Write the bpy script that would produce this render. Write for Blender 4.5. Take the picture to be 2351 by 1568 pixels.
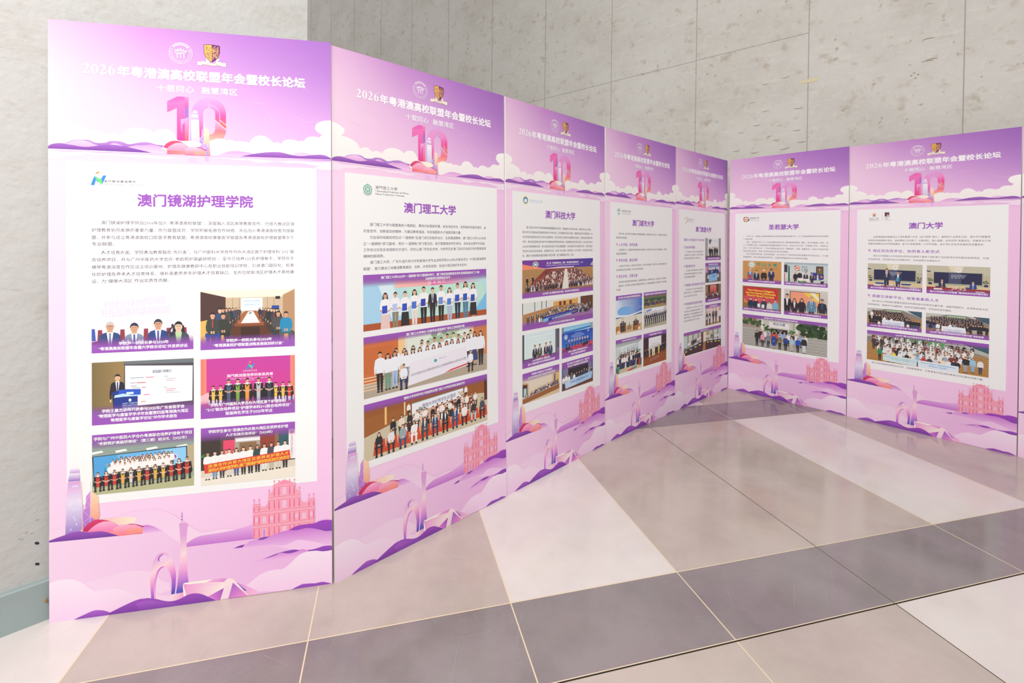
# Exhibition boards standing in front of board-marked concrete walls, on large polished tiles.
import bpy, math, random
from mathutils import Matrix, Vector, geometry

SC = bpy.context.scene
COL = SC.collection
for o in list(bpy.data.objects):
    bpy.data.objects.remove(o)

# ------------------------------------------------------------------ camera
CAM_H, F_PX, CX, CY, PITCH, ROLL = 1.53943, 1117.8155, 1184.965, 563.69, -0.01162, 0.0113
cam = bpy.data.cameras.new('camera')
cam.sensor_width = 36.0
cam.lens = F_PX / 2351 * 36.0
cam.shift_x = (1175.5 - CX) / 2351
cam.shift_y = (CY - 784.0) / 2351
cam.clip_start = 0.05
cam_o = bpy.data.objects.new('camera', cam)
COL.objects.link(cam_o)
fwd = Vector((0, math.cos(PITCH), math.sin(PITCH)))
up0 = Vector((0, -math.sin(PITCH), math.cos(PITCH)))
xh = Vector((1, 0, 0))
rt = xh * math.cos(ROLL) + up0 * math.sin(ROLL)
up = -xh * math.sin(ROLL) + up0 * math.cos(ROLL)
cam_o.matrix_world = Matrix(((rt.x, up.x, -fwd.x, 0), (rt.y, up.y, -fwd.y, 0), (rt.z, up.z, -fwd.z, CAM_H), (0, 0, 0, 1)))
SC.camera = cam_o

# ------------------------------------------------------------------ light
world = bpy.data.worlds.new('hall_daylight')
SC.world = world
world.use_nodes = True
bg = world.node_tree.nodes['Background']
bg.inputs[0].default_value = (1.0, 0.985, 0.965, 1)
bg.inputs[1].default_value = 0.70


def area(name, loc, target, sx, sy, power, color=(1, 1, 1)):
    l = bpy.data.lights.new(name, 'AREA')
    l.shape = 'RECTANGLE'
    l.size, l.size_y = sx, sy
    l.energy = power
    l.color = color
    o = bpy.data.objects.new(name, l)
    COL.objects.link(o)
    o.location = loc
    o.rotation_euler = (Vector(target) - Vector(loc)).to_track_quat('-Z', 'Y').to_euler()
    return o


area('hall_light', (-1.2, -0.7, 4.2), (0.2, 2.8, 0.8), 3.6, 3.6, 215, (1, 0.98, 0.955))
SC.view_settings.view_transform = 'Standard'
SC.view_settings.look = 'None'
SC.view_settings.gamma = 1.0
SC.view_settings.use_curve_mapping = False
SC.view_settings.exposure = 0.0


# ------------------------------------------------------------------ helpers
def lin(c):
    c = c / 255.0
    return c / 12.92 if c <= 0.04045 else ((c + 0.055) / 1.055) ** 2.4


def hx(s, a=1.0):
    return (lin(int(s[0:2], 16)), lin(int(s[2:4], 16)), lin(int(s[4:6], 16)), a)


def C(c, a=1.0):
    if isinstance(c, str):
        return hx(c, a)
    return c


def mixc(a, b, t):
    t = max(0.0, min(1.0, t))
    return tuple(a[i] + (b[i] - a[i]) * t for i in range(4))


def link(name, mesh, parent=None):
    o = bpy.data.objects.new(name, mesh)
    COL.objects.link(o)
    if parent is not None:
        o.parent = parent
    return o


def mat(name, base=(0.8, 0.8, 0.8, 1), rough=0.5, spec=0.5):
    m = bpy.data.materials.new(name)
    m.use_nodes = True
    b = m.node_tree.nodes['Principled BSDF']
    b.inputs['Base Color'].default_value = base
    b.inputs['Roughness'].default_value = rough
    b.inputs['Specular IOR Level'].default_value = spec
    return m


def ink_mat(name, fade):
    m = mat(name, rough=0.62, spec=0.08)
    nt = m.node_tree
    b = nt.nodes['Principled BSDF']
    at = nt.nodes.new('ShaderNodeAttribute')
    at.attribute_name = 'ink'
    nt.links.new(at.outputs['Color'], b.inputs['Base Color'])
    if fade:
        tr = nt.nodes.new('ShaderNodeBsdfTransparent')
        mx = nt.nodes.new('ShaderNodeMixShader')
        nt.links.new(at.outputs['Alpha'], mx.inputs[0])
        nt.links.new(tr.outputs[0], mx.inputs[1])
        nt.links.new(b.outputs[0], mx.inputs[2])
        nt.links.new(mx.outputs[0], nt.nodes['Material Output'].inputs[0])
    return m


M_INK = ink_mat('printed_ink', False)
M_FADE = ink_mat('printed_ink_fading_out', True)

XK = 1 - 4 / 1063.0               # the boards stand about 4 mm apart
BW, BH = 1063.0, 2400.0          # a board in mm; artwork runs x to the right, y down from the top edge


def vgrad(y0, c0, y1, c1):
    c0, c1 = C(c0), C(c1)
    return lambda x, y: mixc(c0, c1, (y - y0) / (y1 - y0))


def lgrad(p0, c0, p1, c1):
    c0, c1 = C(c0), C(c1)
    dx, dy = p1[0] - p0[0], p1[1] - p0[1]
    L = dx * dx + dy * dy
    return lambda x, y: mixc(c0, c1, ((x - p0[0]) * dx + (y - p0[1]) * dy) / L)


def multi(p0, p1, stops):
    st = [(t, C(c)) for t, c in stops]
    dx, dy = p1[0] - p0[0], p1[1] - p0[1]
    L = dx * dx + dy * dy

    def f(x, y):
        t = ((x - p0[0]) * dx + (y - p0[1]) * dy) / L
        if t <= st[0][0]:
            return st[0][1]
        for (a, ca), (b, cb) in zip(st, st[1:]):
            if t <= b:
                return mixc(ca, cb, (t - a) / (b - a))
        return st[-1][1]
    return f


def path(s):
    """'x,y x,y* ...': closed outline, smooth through plain points, sharp at starred ones."""
    pts = []
    for tok in s.split():
        c = tok.endswith('*')
        x, y = tok.rstrip('*').split(',')
        pts.append((float(x), float(y), c))
    n = len(pts)
    if not any(p[2] for p in pts):
        pts = [(x, y, False) for x, y, c in pts]
    out = []
    for i in range(n):
        p1, p2 = pts[i], pts[(i + 1) % n]
        out.append((p1[0], p1[1]))
        if p1[2] and p2[2]:
            continue
        p0 = p1 if p1[2] else pts[i - 1]
        p3 = p2 if p2[2] else pts[(i + 2) % n]
        for k in (1, 2, 3):
            t = k / 4.0
            o = []
            for a in (0, 1):
                v0, v1, v2, v3 = p0[a], p1[a], p2[a], p3[a]
                o.append(0.5 * (2 * v1 + (v2 - v0) * t + (2 * v0 - 5 * v1 + 4 * v2 - v3) * t * t + (3 * v1 - v0 - 3 * v2 + v3) * t ** 3))
            out.append(tuple(o))
    return out


def clip_rect(pts, r):
    x0, y0, x1, y1 = r
    for ax, lim, sg in ((0, x0, 1), (0, x1, -1), (1, y0, 1), (1, y1, -1)):
        if not pts:
            break
        res = []
        for i in range(len(pts)):
            a, b = pts[i - 1], pts[i]
            ia, ib = (a[ax] - lim) * sg >= 0, (b[ax] - lim) * sg >= 0
            if ia != ib:
                t = (lim - a[ax]) / (b[ax] - a[ax])
                res.append((a[0] + (b[0] - a[0]) * t, a[1] + (b[1] - a[1]) * t))
            if ib:
                res.append(b)
        pts = res
    return pts


def ell(cx, cy, rx, ry, n=16, a0=0.0, a1=360.0):
    full = abs(a1 - a0) >= 359.9
    m = n if full else n + 1
    return [(cx + rx * math.cos(math.radians(a0 + (a1 - a0) * k / n)), cy + ry * math.sin(math.radians(a0 + (a1 - a0) * k / n))) for k in range(m)]


TEXTS = []


class Ink:
    """Collects flat printed shapes in board millimetres; z is the print layer in mm towards the viewer."""

    def __init__(s, z=0.3, step=0.01, clip=(0, 0, BW, BH)):
        s.V, s.K, s.F, s.M = [], [], [], []
        s.z, s.step, s.clip = z, step, clip
        s.top = {}                                   # height of the print already laid on each 10 mm cell

    def lift(s, pts, layers=1):
        xs, ys = [p[0] for p in pts], [p[1] for p in pts]
        cells = [(i, j) for i in range(int(min(xs) // 10), int(max(xs) // 10) + 1) for j in range(int(min(ys) // 10), int(max(ys) // 10) + 1)]
        z = max([s.top.get(c, s.z) for c in cells])
        for c in cells:
            s.top[c] = z + s.step * layers
        return z

    def tris(s, pts, tris, fill, m=0, z=None):
        z = s.lift(pts) if z is None else z
        base = len(s.V)
        fn = fill if callable(fill) else None
        c = None if fn else C(fill)
        for x, y in pts:
            s.V.append((x / 1000.0 * XK + .002, -z / 1000.0, (BH - y) / 1000.0))
            s.K.append(fn(x, y) if fn else c)
        for t in tris:
            s.F.append(tuple(base + k for k in t))
            s.M.append(m)

    def poly(s, pts, fill, m=0, holes=(), fine=0):
        if s.clip and not holes:
            pts = clip_rect(list(pts), s.clip)
        if len(pts) < 3:
            return
        loops = [[Vector((x, y, 0)) for x, y in pts]] + [[Vector((x, y, 0)) for x, y in h] for h in holes]
        flat = [(v.x, v.y) for l in loops for v in l]
        tr = geometry.tessellate_polygon(loops)
        tr2 = []
        for a, b, c in tr:
            (ax, ay), (bx, by), (cx, cy) = flat[a], flat[b], flat[c]
            ar = (bx - ax) * (cy - ay) - (by - ay) * (cx - ax)
            if abs(ar) < 1e-9:
                continue
            tr2.append((a, b, c) if ar < 0 else (a, c, b))
        if fine:
            flat = list(flat)
            for _ in range(9):
                nt, split, mid = [], False, {}
                for t in tr2:
                    e = [math.dist(flat[t[k]], flat[t[(k + 1) % 3]]) for k in range(3)]
                    k = e.index(max(e))
                    if e[k] <= fine:
                        nt.append(t)
                        continue
                    split = True
                    i, j, q = t[k], t[(k + 1) % 3], t[(k + 2) % 3]
                    key = (min(i, j), max(i, j))
                    if key not in mid:
                        mid[key] = len(flat)
                        flat.append(((flat[i][0] + flat[j][0]) / 2, (flat[i][1] + flat[j][1]) / 2))
                    w = mid[key]
                    nt += [(i, w, q), (w, j, q)]
                tr2 = nt
                if not split:
                    break
        s.tris(flat, tr2, fill, m)

    def p(s, txt, fill, fine=0):
        s.poly(path(txt), fill, fine=fine)

    def rect(s, x0, y0, x1, y1, fill, m=0):
        s.poly([(x0, y0), (x1, y0), (x1, y1), (x0, y1)], fill, m)

    def disc(s, cx, cy, rx, ry, fill, n=16):
        s.poly(ell(cx, cy, rx, ry, n), fill)

    def ring(s, cx, cy, r0, r1, fill, n=48, a0=0, a1=360):
        a = ell(cx, cy, r1, r1, n, a0, a1)
        b = ell(cx, cy, r0, r0, n, a0, a1)
        pts = a + b
        k = len(a)
        tr = []
        lim = k if abs(a1 - a0) >= 359.9 else k - 1
        for i in range(lim):
            j = (i + 1) % k
            tr += [(i, j, k + i), (j, k + j, k + i)]
        s.tris(pts, tr, fill)

    def line(s, pts, w, fill, w1=None):
        """a stroke of width w (tapering to w1)"""
        n = len(pts)
        L, R = [], []
        for i in range(n):
            a = pts[max(i - 1, 0)]
            b = pts[min(i + 1, n - 1)]
            dx, dy = b[0] - a[0], b[1] - a[1]
            l = math.hypot(dx, dy) or 1.0
            ww = w if w1 is None else w + (w1 - w) * i / (n - 1)
            nx, ny = -dy / l * ww / 2, dx / l * ww / 2
            L.append((pts[i][0] + nx, pts[i][1] + ny))
            R.append((pts[i][0] - nx, pts[i][1] - ny))
        tr = []
        for i in range(n - 1):
            tr += [(i, n + i, i + 1), (i + 1, n + i, n + i + 1)]
        s.tris(L + R, tr, fill)

    def text(s, body, x0, x1, yb, em, fill, bold=0.0, rot=None, z=None):
        """one line of lettering fitted between x0 and x1 on baseline yb"""
        ys = yb if isinstance(yb, tuple) else (yb, yb)
        box = [(x0 - (em if x1 is None else 0), min(ys) - em), (x0 + em if x1 is None else x1, max(ys) + .25 * em)]
        z = s.lift(box, 1 + ((8 if em > 25 else 4) if bold else 0))
        TEXTS.append((s, body, x0, x1, yb, em, fill, bold, rot, z))

    def mesh(s, name):
        me = bpy.data.meshes.new(name)
        me.from_pydata(s.V, [], s.F)
        at = me.attributes.new('ink', 'FLOAT_COLOR', 'POINT')
        at.data.foreach_set('color', [v for k in s.K for v in (.028 + .972 * k[0], .026 + .974 * k[1], .028 + .972 * k[2], k[3])])
        me.materials.append(M_INK)
        if any(s.M):
            me.materials.append(M_FADE)
            me.polygons.foreach_set('material_index', s.M)
        me.update()
        return me


def run_texts():
    """turn the queued lines of lettering into filled outlines (built-in font only)"""
    cache = {}
    tmp = []
    for t in TEXTS:
        body, em, bold = t[1], t[5], t[7]
        nat = sum(1.0 if ord(c) > 0x2E00 else (0.6 if ord(c) > 0x2000 else 0.58) for c in body)
        sp = 1.0
        if t[3] is not None:
            sp = max(0.8, min(2.4, ((t[3] - t[2]) / em) / max(nat, 0.1)))
        key = (body, round(sp, 2), em > 25)
        if key not in cache:
            cu = bpy.data.curves.new('lettering', 'FONT')
            cu.body = body
            cu.resolution_u = 2 if em > 25 else 1
            cu.space_character = key[1]
            o = bpy.data.objects.new('lettering', cu)
            COL.objects.link(o)
            tmp.append((key, o))
            cache[key] = None
    dg = bpy.context.evaluated_depsgraph_get()
    for key, o in tmp:
        me = bpy.data.meshes.new_from_object(o.evaluated_get(dg))
        me.calc_loop_triangles()
        cache[key] = ([(v.co.x, v.co.y) for v in me.vertices], [tuple(t.vertices) for t in me.loop_triangles])
        bpy.data.meshes.remove(me)
    for key, o in tmp:
        cu = o.data
        bpy.data.objects.remove(o)
        bpy.data.curves.remove(cu)
    for s, body, x0, x1, yb, em, fill, bold, rot, z in TEXTS:
        nat = sum(1.0 if ord(c) > 0x2E00 else (0.6 if ord(c) > 0x2000 else 0.58) for c in body)
        sp = 1.0
        if x1 is not None:
            sp = max(0.8, min(2.4, ((x1 - x0) / em) / max(nat, 0.1)))
        vs, tr = cache[(body, round(sp, 2), em > 25)]
        if not vs:
            continue
        ax = min(v[0] for v in vs)
        bx = max(v[0] for v in vs)
        k = (x1 - x0) / (bx - ax) if x1 is not None else em
        pts = []
        if rot is None:
            sl = 0.0
            if isinstance(yb, tuple):
                sl = (yb[1] - yb[0]) / (x1 - x0)
                yb = yb[0]
            for vx, vy in vs:
                x = x0 + (vx - ax) * k
                pts.append((x, yb - vy * em + sl * (x - x0)))
        else:
            ca, sa = math.cos(rot), math.sin(rot)
            mx = (ax + bx) / 2
            for vx, vy in vs:
                px, py = (vx - mx) * em, -(vy - 0.37) * em
                pts.append((x0 + px * ca - py * sa, yb + px * sa + py * ca))
        t2 = []
        for a, b, c in tr:
            (ax_, ay_), (bx_, by_), (cx_, cy_) = pts[a], pts[b], pts[c]
            t2.append((a, b, c) if (bx_ - ax_) * (cy_ - ay_) - (by_ - ay_) * (cx_ - ax_) < 0 else (a, c, b))
        # heavier weights: the same outline struck again a hair's breadth to every side
        if bold:
            n = 8 if em > 25 else 4
            for q in range(n):
                a = 2 * math.pi * (q + .5) / n
                s.tris([(x + bold * em * math.cos(a), y + bold * em * math.sin(a)) for x, y in pts], t2, fill, 0, z + q * s.step)
            z += n * s.step
        s.tris(pts, t2, fill, 0, z)


# ------------------------------------------------------------------ artwork shared by all boards
ART = {
    'TOP': {
        'cloudL': '1,339* 25,344 47,354 58,364 60,375 53,389 40,398* 65,398 92,405 116,416 129,431 135,443* 149,436 166,432 182,438 198,449* 210,444 222,442 236,444 249,450* 258,437 275,424 303,416 330,417 346,420 358,426 371,434* 385,422 406,416 422,417 437,427 448,443 454,459* 453,521* 0,514*',
        'cloudR': '569,459* 578,456 592,449 612,444 629,447 643,454* 656,450 666,451 677,457* 693,454 714,456 733,458* 743,440 759,430 775,426 793,429 812,441 826,455* 837,452 847,453 858,458* 868,445 883,439 897,438 914,440 929,446* 939,442 950,442* 961,429 976,422 990,421 1004,422 1016,423* 1021,416 1028,412* 1012,404 999,391 997,380 1003,364 1020,353 1042,348 1065,346* 1064,525* 568,522*',
        'hillLb': '56,491* 70,483 90,476 117,473 140,474 155,481 168,484 187,483 200,480 210,475 225,473 247,474 264,479 275,484 290,483 311,477 329,474 345,473 363,477 380,482 393,483 407,484* 401,492* 377,503* 174,506*',
        'pinkL1': '59,491* 76,483 97,477 121,476 143,482 156,489 175,495* 152,501* 106,502* 82,496*',
        'pinkL2': '210,490* 220,484 231,482 247,487 265,495* 228,495*',
        'pinkL3': '271,496* 290,492 304,488 323,487 345,485 358,483 377,486 393,490 412,499* 420,519* 361,519* 345,514* 290,503*',
        'hillLf': '0,504* 10,496 24,492 44,490 64,493 88,497 114,501 136,501 164,496 190,490 213,489 236,490 267,494 298,501 345,512 363,517* 0,513*',
        'pinkR1': '601,521* 622,511 647,501 669,497 693,497 732,501 746,505 754,507* 688,522*',
        'pinkR2': '903,505* 917,497 935,494 953,494 971,497 993,503* 942,510*',
        'hillRf': '688,521* 724,512 758,504 793,498 827,495 854,495 875,499 903,505 928,508 951,507 978,503 1005,500 1029,500 1047,505 1064,514* 1064,525*',
        'waterL': '0,518* 32,522 64,524 106,522 144,522 174,525 205,525 243,523 274,527 345,525 393,531 447,531* 451,533* 417,541 377,543 345,538 306,540 274,538 248,531 222,533 197,531 167,534 135,531 114,538 84,541 46,542* 58,547 49,551 24,554 -0,555*',
        'waterR': '580,525* 681,529 732,529 775,530 818,533 853,533 906,530 942,531 987,533 1023,533 1064,529* 1064,567* 1023,566 1001,562 996,557* 1006,552 1025,550* 987,548 951,542 924,540 888,542 857,537 827,537 801,543 766,544 746,541 732,535 706,535 681,535*',
    },
    'TEN': {
        'one': '419,300* 457,278* 498,279* 498,461* 477,462* 461,461* 455,457* 455,325* 419,345*',
        'oneA': '419,300* 457,278* 483,278* 485,292* 420,316*',
        'oneB': '484,278* 498,279* 498,318* 485,325*',
        'oneC': '485,325* 498,318* 497,362* 485,369*',
        'oneD': '485,369* 497,362* 498,461* 484,462*',
        'oneE': '469,372* 485,369* 484,387* 476,394* 476,434* 469,416*',
        'zeroL': '574,278* 557,281 537,291 522,308 512,329 510,351* 509,421* 523,439 541,447* 552,430* 552,345* 552,337 557,325 564,319 572,317*',
        'zeroR': '578,278* 597,280 617,291 632,308 640,336* 640,385* 618,366* 618,345 613,326 602,311 590,304 578,301*',
        'zeroI': '578,306* 592,309 603,319 613,332 615,349* 615,381* 599,366* 599,338 595,327 587,320 578,318*',
        'zeroO': '618,372* 641,391* 640,404* 618,384*',
        'zeroB': '599,374* 640,411* 638,424 633,436 626,447* 606,446 578,457* 578,431* 588,429 597,417 599,408*',
        'twCrown': '516,333* 529,333* 534,346* 512,346*',
        'twMid': '510,349* 534,349* 534,370* 508,369*',
        'twBody': '508,370* 537,370* 539,467* 508,462*',
        'twL1': '507,371* 509,371* 509,395* 507,395*',
        'twL2': '505,397* 509,397* 508,462* 504,461*',
        'twR': '534,345* 537,368* 541,468* 538,467* 537,372* 534,350*',
        'bkL': '557,399* 548,414* 546,442* 540,449* 542,483* 556,491* 556,466*',
        'bkR': '557,399* 576,414* 577,475* 570,476* 556,466*',
        'bkLow': '557,465* 571,479* 572,521* 555,522* 541,485*',
        'bkStrip': '572,475* 577,474* 580,522* 573,522*',
        'domeRed': '404,491* 417,475 432,466 446,463 464,465 480,473* 457,471 441,478 427,489 417,497*',
        'domeL': '417,496* 428,486 445,475 461,471 479,473 497,487* 485,494* 484,518* 419,519*',
        'roof': '448,462* 474,463* 503,461 526,464 547,471* 541,485* 523,487 500,487* 490,479 474,469 461,464*',
        'tip': '397,495* 403,492* 417,496* 417,508*',
        'domeR': '485,494* 500,489 523,487 542,488 560,495 570,500* 565,505* 563,521* 484,521*',
        'domeRr': '523,486* 539,486 555,493 571,499* 562,501* 544,492*',
        's1': '418,505* 484,506* 484,510* 418,510*',
        's2': '418,513* 484,513* 484,518* 418,519*',
        's3': '519,504* 566,504* 564,509* 519,509*',
        's4': '519,512* 566,512* 566,517* 519,517*',
    },
    'BOT': {
        'paleL': '1,2028* 55,2024* 58,2051* 0,2069*',
        'paleHill': '220,2010* 243,2002 281,1989 336,1987 359,1987 390,1993 422,2008 450,2029 474,2050 495,2070 518,2089 537,2102 558,2107 583,2105 608,2102 632,2102 657,2106 682,2113* 485,2160* 400,2083* 327,2082*',
        'water': '0,2075* 241,2080* 327,2082* 400,2082* 487,2159* 699,2159* 743,2160* 818,2192* 1069,2226* 1067,2401* 730,2410* 611,2410* 68,2404* -1,2401*',
        'twCrown': '71,1798* 77,1789 86,1786 98,1790 103,1799 104,1808* 70,1807*',
        'twMid': '69,1808* 104,1809* 106,1841* 65,1840*',
        'twBody': '66,1843* 107,1844* 110,1884* 114,1964* 112,2049* 55,2052* 57,1992* 61,1881*',
        'twL': '64,1844* 66,1843* 66,1879* 62,1879*',
        'twL2': '61,1882* 65,1883* 64,1993* 63,2049* 55,2052* 57,1992*',
        'twR': '107,1844* 110,1844* 112,1885* 117,2016* 117,2046* 112,2047* 112,1988* 109,1884*',
        'bkL': '142,1886* 127,1907* 124,1954* 115,1964* 116,2010* 117,2037* 142,2019*',
        'bkR': '142,1886* 168,1909* 173,1992* 167,2003* 161,2006* 142,1991*',
        'bkLow': '142,1991* 161,2007* 129,2028* 117,2037* 116,2011*',
        'hillM': '319,2050* 327,2049 341,2048 359,2054 379,2066 400,2082* 327,2081* 324,2083*',
        'roof': '177,2005* 212,2005 250,2005 281,2009 304,2016* 296,2033* 265,2037 241,2038* 227,2026 212,2017*',
        'domeRed': '115,2041* 126,2025 143,2011 159,2005 177,2006 197,2011 214,2018* 189,2015 167,2021 147,2034 132,2049* 119,2046*',
        'domeL': '131,2049* 144,2034 164,2021 186,2015 212,2017 227,2027 240,2036* 221,2046* 221,2070* 132,2055*',
        'domeR': '221,2046* 241,2037 265,2037 296,2042 324,2056* 325,2081* 241,2081* 219,2070*',
        'domeRr': '267,2037* 288,2037 312,2044 333,2054* 324,2055* 299,2042*',
        's1': '267,2059* 328,2060* 327,2066* 267,2065*',
        's2': '267,2070* 328,2071* 328,2075* 267,2075*',
        's3': '204,2061* 221,2061* 221,2068* 213,2067*',
        'hillL': '0,2068* 33,2058 58,2051 76,2045 94,2044 111,2046 132,2051 152,2052 174,2053 192,2057 213,2066 241,2080* 0,2075*',
        'hillR': '486,2145* 509,2130 538,2120 566,2118 599,2117 632,2115 674,2111 708,2106 720,2103 744,2094* 744,2160* 699,2159* 486,2159*',
        'darkR': '885,2141* 905,2130 927,2124 950,2123 991,2123 1008,2117 1026,2114 1044,2115 1066,2119* 1066,2166* 1046,2165 1033,2163 1008,2154 980,2145 955,2141 937,2143 914,2145*',
        'lilacR': '704,2190* 715,2178 729,2168 743,2166 758,2166 778,2167 794,2163 808,2157 832,2150 849,2145 870,2141 891,2141 914,2144 937,2142 955,2140 980,2144 1008,2153 1033,2163 1046,2165 1066,2165* 1065,2239* 818,2193*',
        'paleR': '807,2193* 844,2202 870,2203 891,2197 912,2189 936,2189 966,2197 1002,2209 1032,2222 1067,2230* 1066,2247* 904,2229*',
        'dark1': '758,2166* 770,2160 784,2157 808,2157* 794,2164 780,2168*',
        'dark2': '664,2190* 690,2181 707,2179* 710,2179* 701,2190*',
        'lilac2': '740,2263* 757,2256 781,2251 807,2248 831,2242 852,2235 869,2238 885,2242 904,2240 927,2232 943,2231 957,2236 969,2245* 939,2250 914,2263* 817,2264*',
        'dark3': '780,2251* 809,2243 843,2234 869,2230 890,2228 908,2228 929,2233* 915,2238 897,2241 880,2241 862,2236 848,2235 828,2243 803,2248*',
        'dark4': '960,2238* 982,2237 1003,2234 1025,2229 1047,2229 1066,2232* 1066,2252* 1028,2252 1000,2246 969,2245*',
        'cloudR': '714,2356* 739,2338 765,2319 792,2309 820,2304 844,2305 861,2305 879,2295 900,2277 918,2261 939,2249 964,2244 996,2245 1028,2252 1067,2251* 1066,2407* 888,2405* 747,2387*',
        'midHill': '121,2253* 173,2244 218,2236 257,2230 295,2230 334,2237 353,2246 380,2271 398,2289 423,2300* 426,2330* 321,2352* 165,2294*',
        'cloudL': '-0,2237* 25,2230 47,2229 69,2231 90,2238 110,2251 128,2268 146,2284 161,2292 177,2293 195,2292 218,2292 241,2298 264,2310 287,2327 302,2338 321,2347 343,2340 379,2342 426,2357 452,2365* 452,2402* 68,2404* -1,2401*',
        'arch': '356,2356* 353,2299 353,2258 360,2215 375,2184 389,2172 402,2171 417,2178 431,2198 442,2230 447,2272 445,2323 442,2348* 429,2349* 431,2311 430,2286 423,2256 413,2236 402,2228 389,2231 378,2246 371,2273 365,2301 367,2358*',
        'archIn': '367,2358* 365,2301 371,2273 378,2246 389,2231 402,2227* 405,2229* 393,2236 382,2252 376,2278 373,2302 373,2359*',
        'archHole': '384,2202* 386,2192 393,2183 404,2178 415,2188 418,2201 416,2207 407,2206 395,2206*',
        'archHoleS': '382,2203* 381,2195 386,2184 395,2178 404,2177* 393,2184 387,2192 386,2205*',
        'canton': '459,2057* 470,2056 483,2057 493,2067* 489,2091 487,2144 487,2188 489,2258* 494,2307* 473,2348* 447,2351* 458,2253 464,2184 463,2113*',
        'baseL': '424,2350* 443,2348* 474,2347* 476,2368* 450,2377* 433,2376*',
        'cFace': '472,2317* 560,2319* 629,2326* 664,2335* 628,2353* 568,2380* 485,2365*',
        'cRoof': '472,2316* 474,2311* 480,2308* 584,2308* 560,2319* 474,2315*',
        'cRoofR': '584,2308* 642,2313* 629,2327* 560,2319*',
        'cEdge': '472,2317* 475,2318* 486,2365* 476,2369* 474,2347*',
        'cDark': '628,2352* 567,2379* 611,2410*',
        'cRight': '673,2333* 764,2386* 756,2383* 764,2409* 729,2409*',
        'cRidge': '629,2327* 635,2319 642,2314 656,2316 668,2325 675,2334* 663,2336* 628,2353*',
        'cTri': '663,2335* 730,2409* 640,2410*',
        'cLeg': '628,2352* 663,2335* 641,2411* 611,2410*',
        'cLeg2': '663,2335* 675,2334* 711,2382* 731,2409* 728,2408*',
        'cSliver': '675,2334* 715,2376* 709,2378*',
        'hillF1': '67,2404* 92,2391 120,2380 142,2372 157,2369 171,2371 187,2375 199,2381 213,2389* 190,2407*',
        'hillF2': '187,2407* 211,2386* 233,2377 263,2365 294,2354 317,2349 333,2350 340,2349 361,2354 383,2362 401,2370 422,2376 444,2376 466,2370 489,2360 507,2357 520,2358 541,2364 563,2377 585,2392 612,2410*',
        'hillF3': '886,2405* 911,2394 938,2384 955,2384 977,2386 994,2388 1012,2386 1027,2387 1045,2393 1066,2402*',
    },
    'LT': ['548,427* 557,435* 540,449* 556,466* 542,482*', '556,466* 556,491*', '556,466* 571,479* 557,493*', '557,399* 556,466*'],
    'LB': ['142,1896* 126,1928* 141,1942* 115,1964* 141,1991* 116,2012* 129,2025*', '141,1991* 140,2014*', '142,1888* 141,1991*'],
}
BG_GRID = ((0, 'dca0d6 c079c7 a964be 9757b3'), (130, 'e6b0dd cf90d2 b878c8 a363bb'), (260, 'ecbfe2 e0a8dc cf90d4 b67ac8'),
           (400, 'efc8e6 e9bce2 dfaadd cf98d5'), (520, 'f0cce6 eec6e4 e9bce2 dfaedc'), (575, 'f4d2ea f3ceea f2cae8 f0c4e6'),
           (2000, 'f4d0ea f3ccea f1c6e7 f0c2e5'), (2420, 'f4d0ea f2c8e8 efc0e4 eebbe3'))


def bg_colour(x, y):
    xs = (0, 350, 700, BW)
    y = max(0, min(2420, y))
    for (ya, ra), (yb, rb) in zip(BG_GRID, BG_GRID[1:]):
        if y <= yb:
            break
    x = max(0, min(BW, x))
    k = 0 if x < 350 else (1 if x < 700 else 2)
    tx = (x - xs[k]) / (xs[k + 1] - xs[k])
    ty = (y - ya) / (yb - ya)
    ca, cb = ra.split(), rb.split()
    c = mixc(mixc(hx(ca[k]), hx(ca[k + 1]), tx), mixc(hx(cb[k]), hx(cb[k + 1]), tx), ty)
    g = 1.0 + 0.24 * max(0.0, min(1.0, (540 - y) / 400))
    return (c[0], min(1.0, c[1] * g), c[2], 1.0)


def art_panel(foot):
    """the rigid board itself, 5 mm thick, with its printed ground colour; foot = height of the lower edge at left and right (m)"""
    k = Ink(0.0, clip=None)
    ny, nx = 40, 12
    pts, tr = [], []
    for j in range(ny + 1):
        for i in range(nx + 1):
            x = BW * i / nx
            bot = BH - (foot[0] + (foot[1] - foot[0]) * i / nx) * 1000
            pts.append((x, bot * j / ny))
    for j in range(ny):
        for i in range(nx):
            a = j * (nx + 1) + i
            tr += [(a, a + nx + 1, a + 1), (a + 1, a + nx + 1, a + nx + 2)]
    k.tris(pts, tr, bg_colour)
    b = len(k.V)
    w = hx('e9e6e2')
    cs = [(0, 0), (BW, 0), (BW, BH - foot[1] * 1000), (0, BH - foot[0] * 1000)]
    for z in (0.0, -5.0):
        for x, y in cs:
            k.V.append((x / 1000 * XK + .002, -z / 1000, (BH - y) / 1000))
            k.K.append(w)
    for i in range(4):
        j = (i + 1) % 4
        k.F.append((b + i, b + j, b + 4 + j, b + 4 + i))
        k.M.append(0)
    k.F.append((b + 4, b + 5, b + 6, b + 7))
    k.M.append(0)
    return k.mesh('panel')


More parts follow.
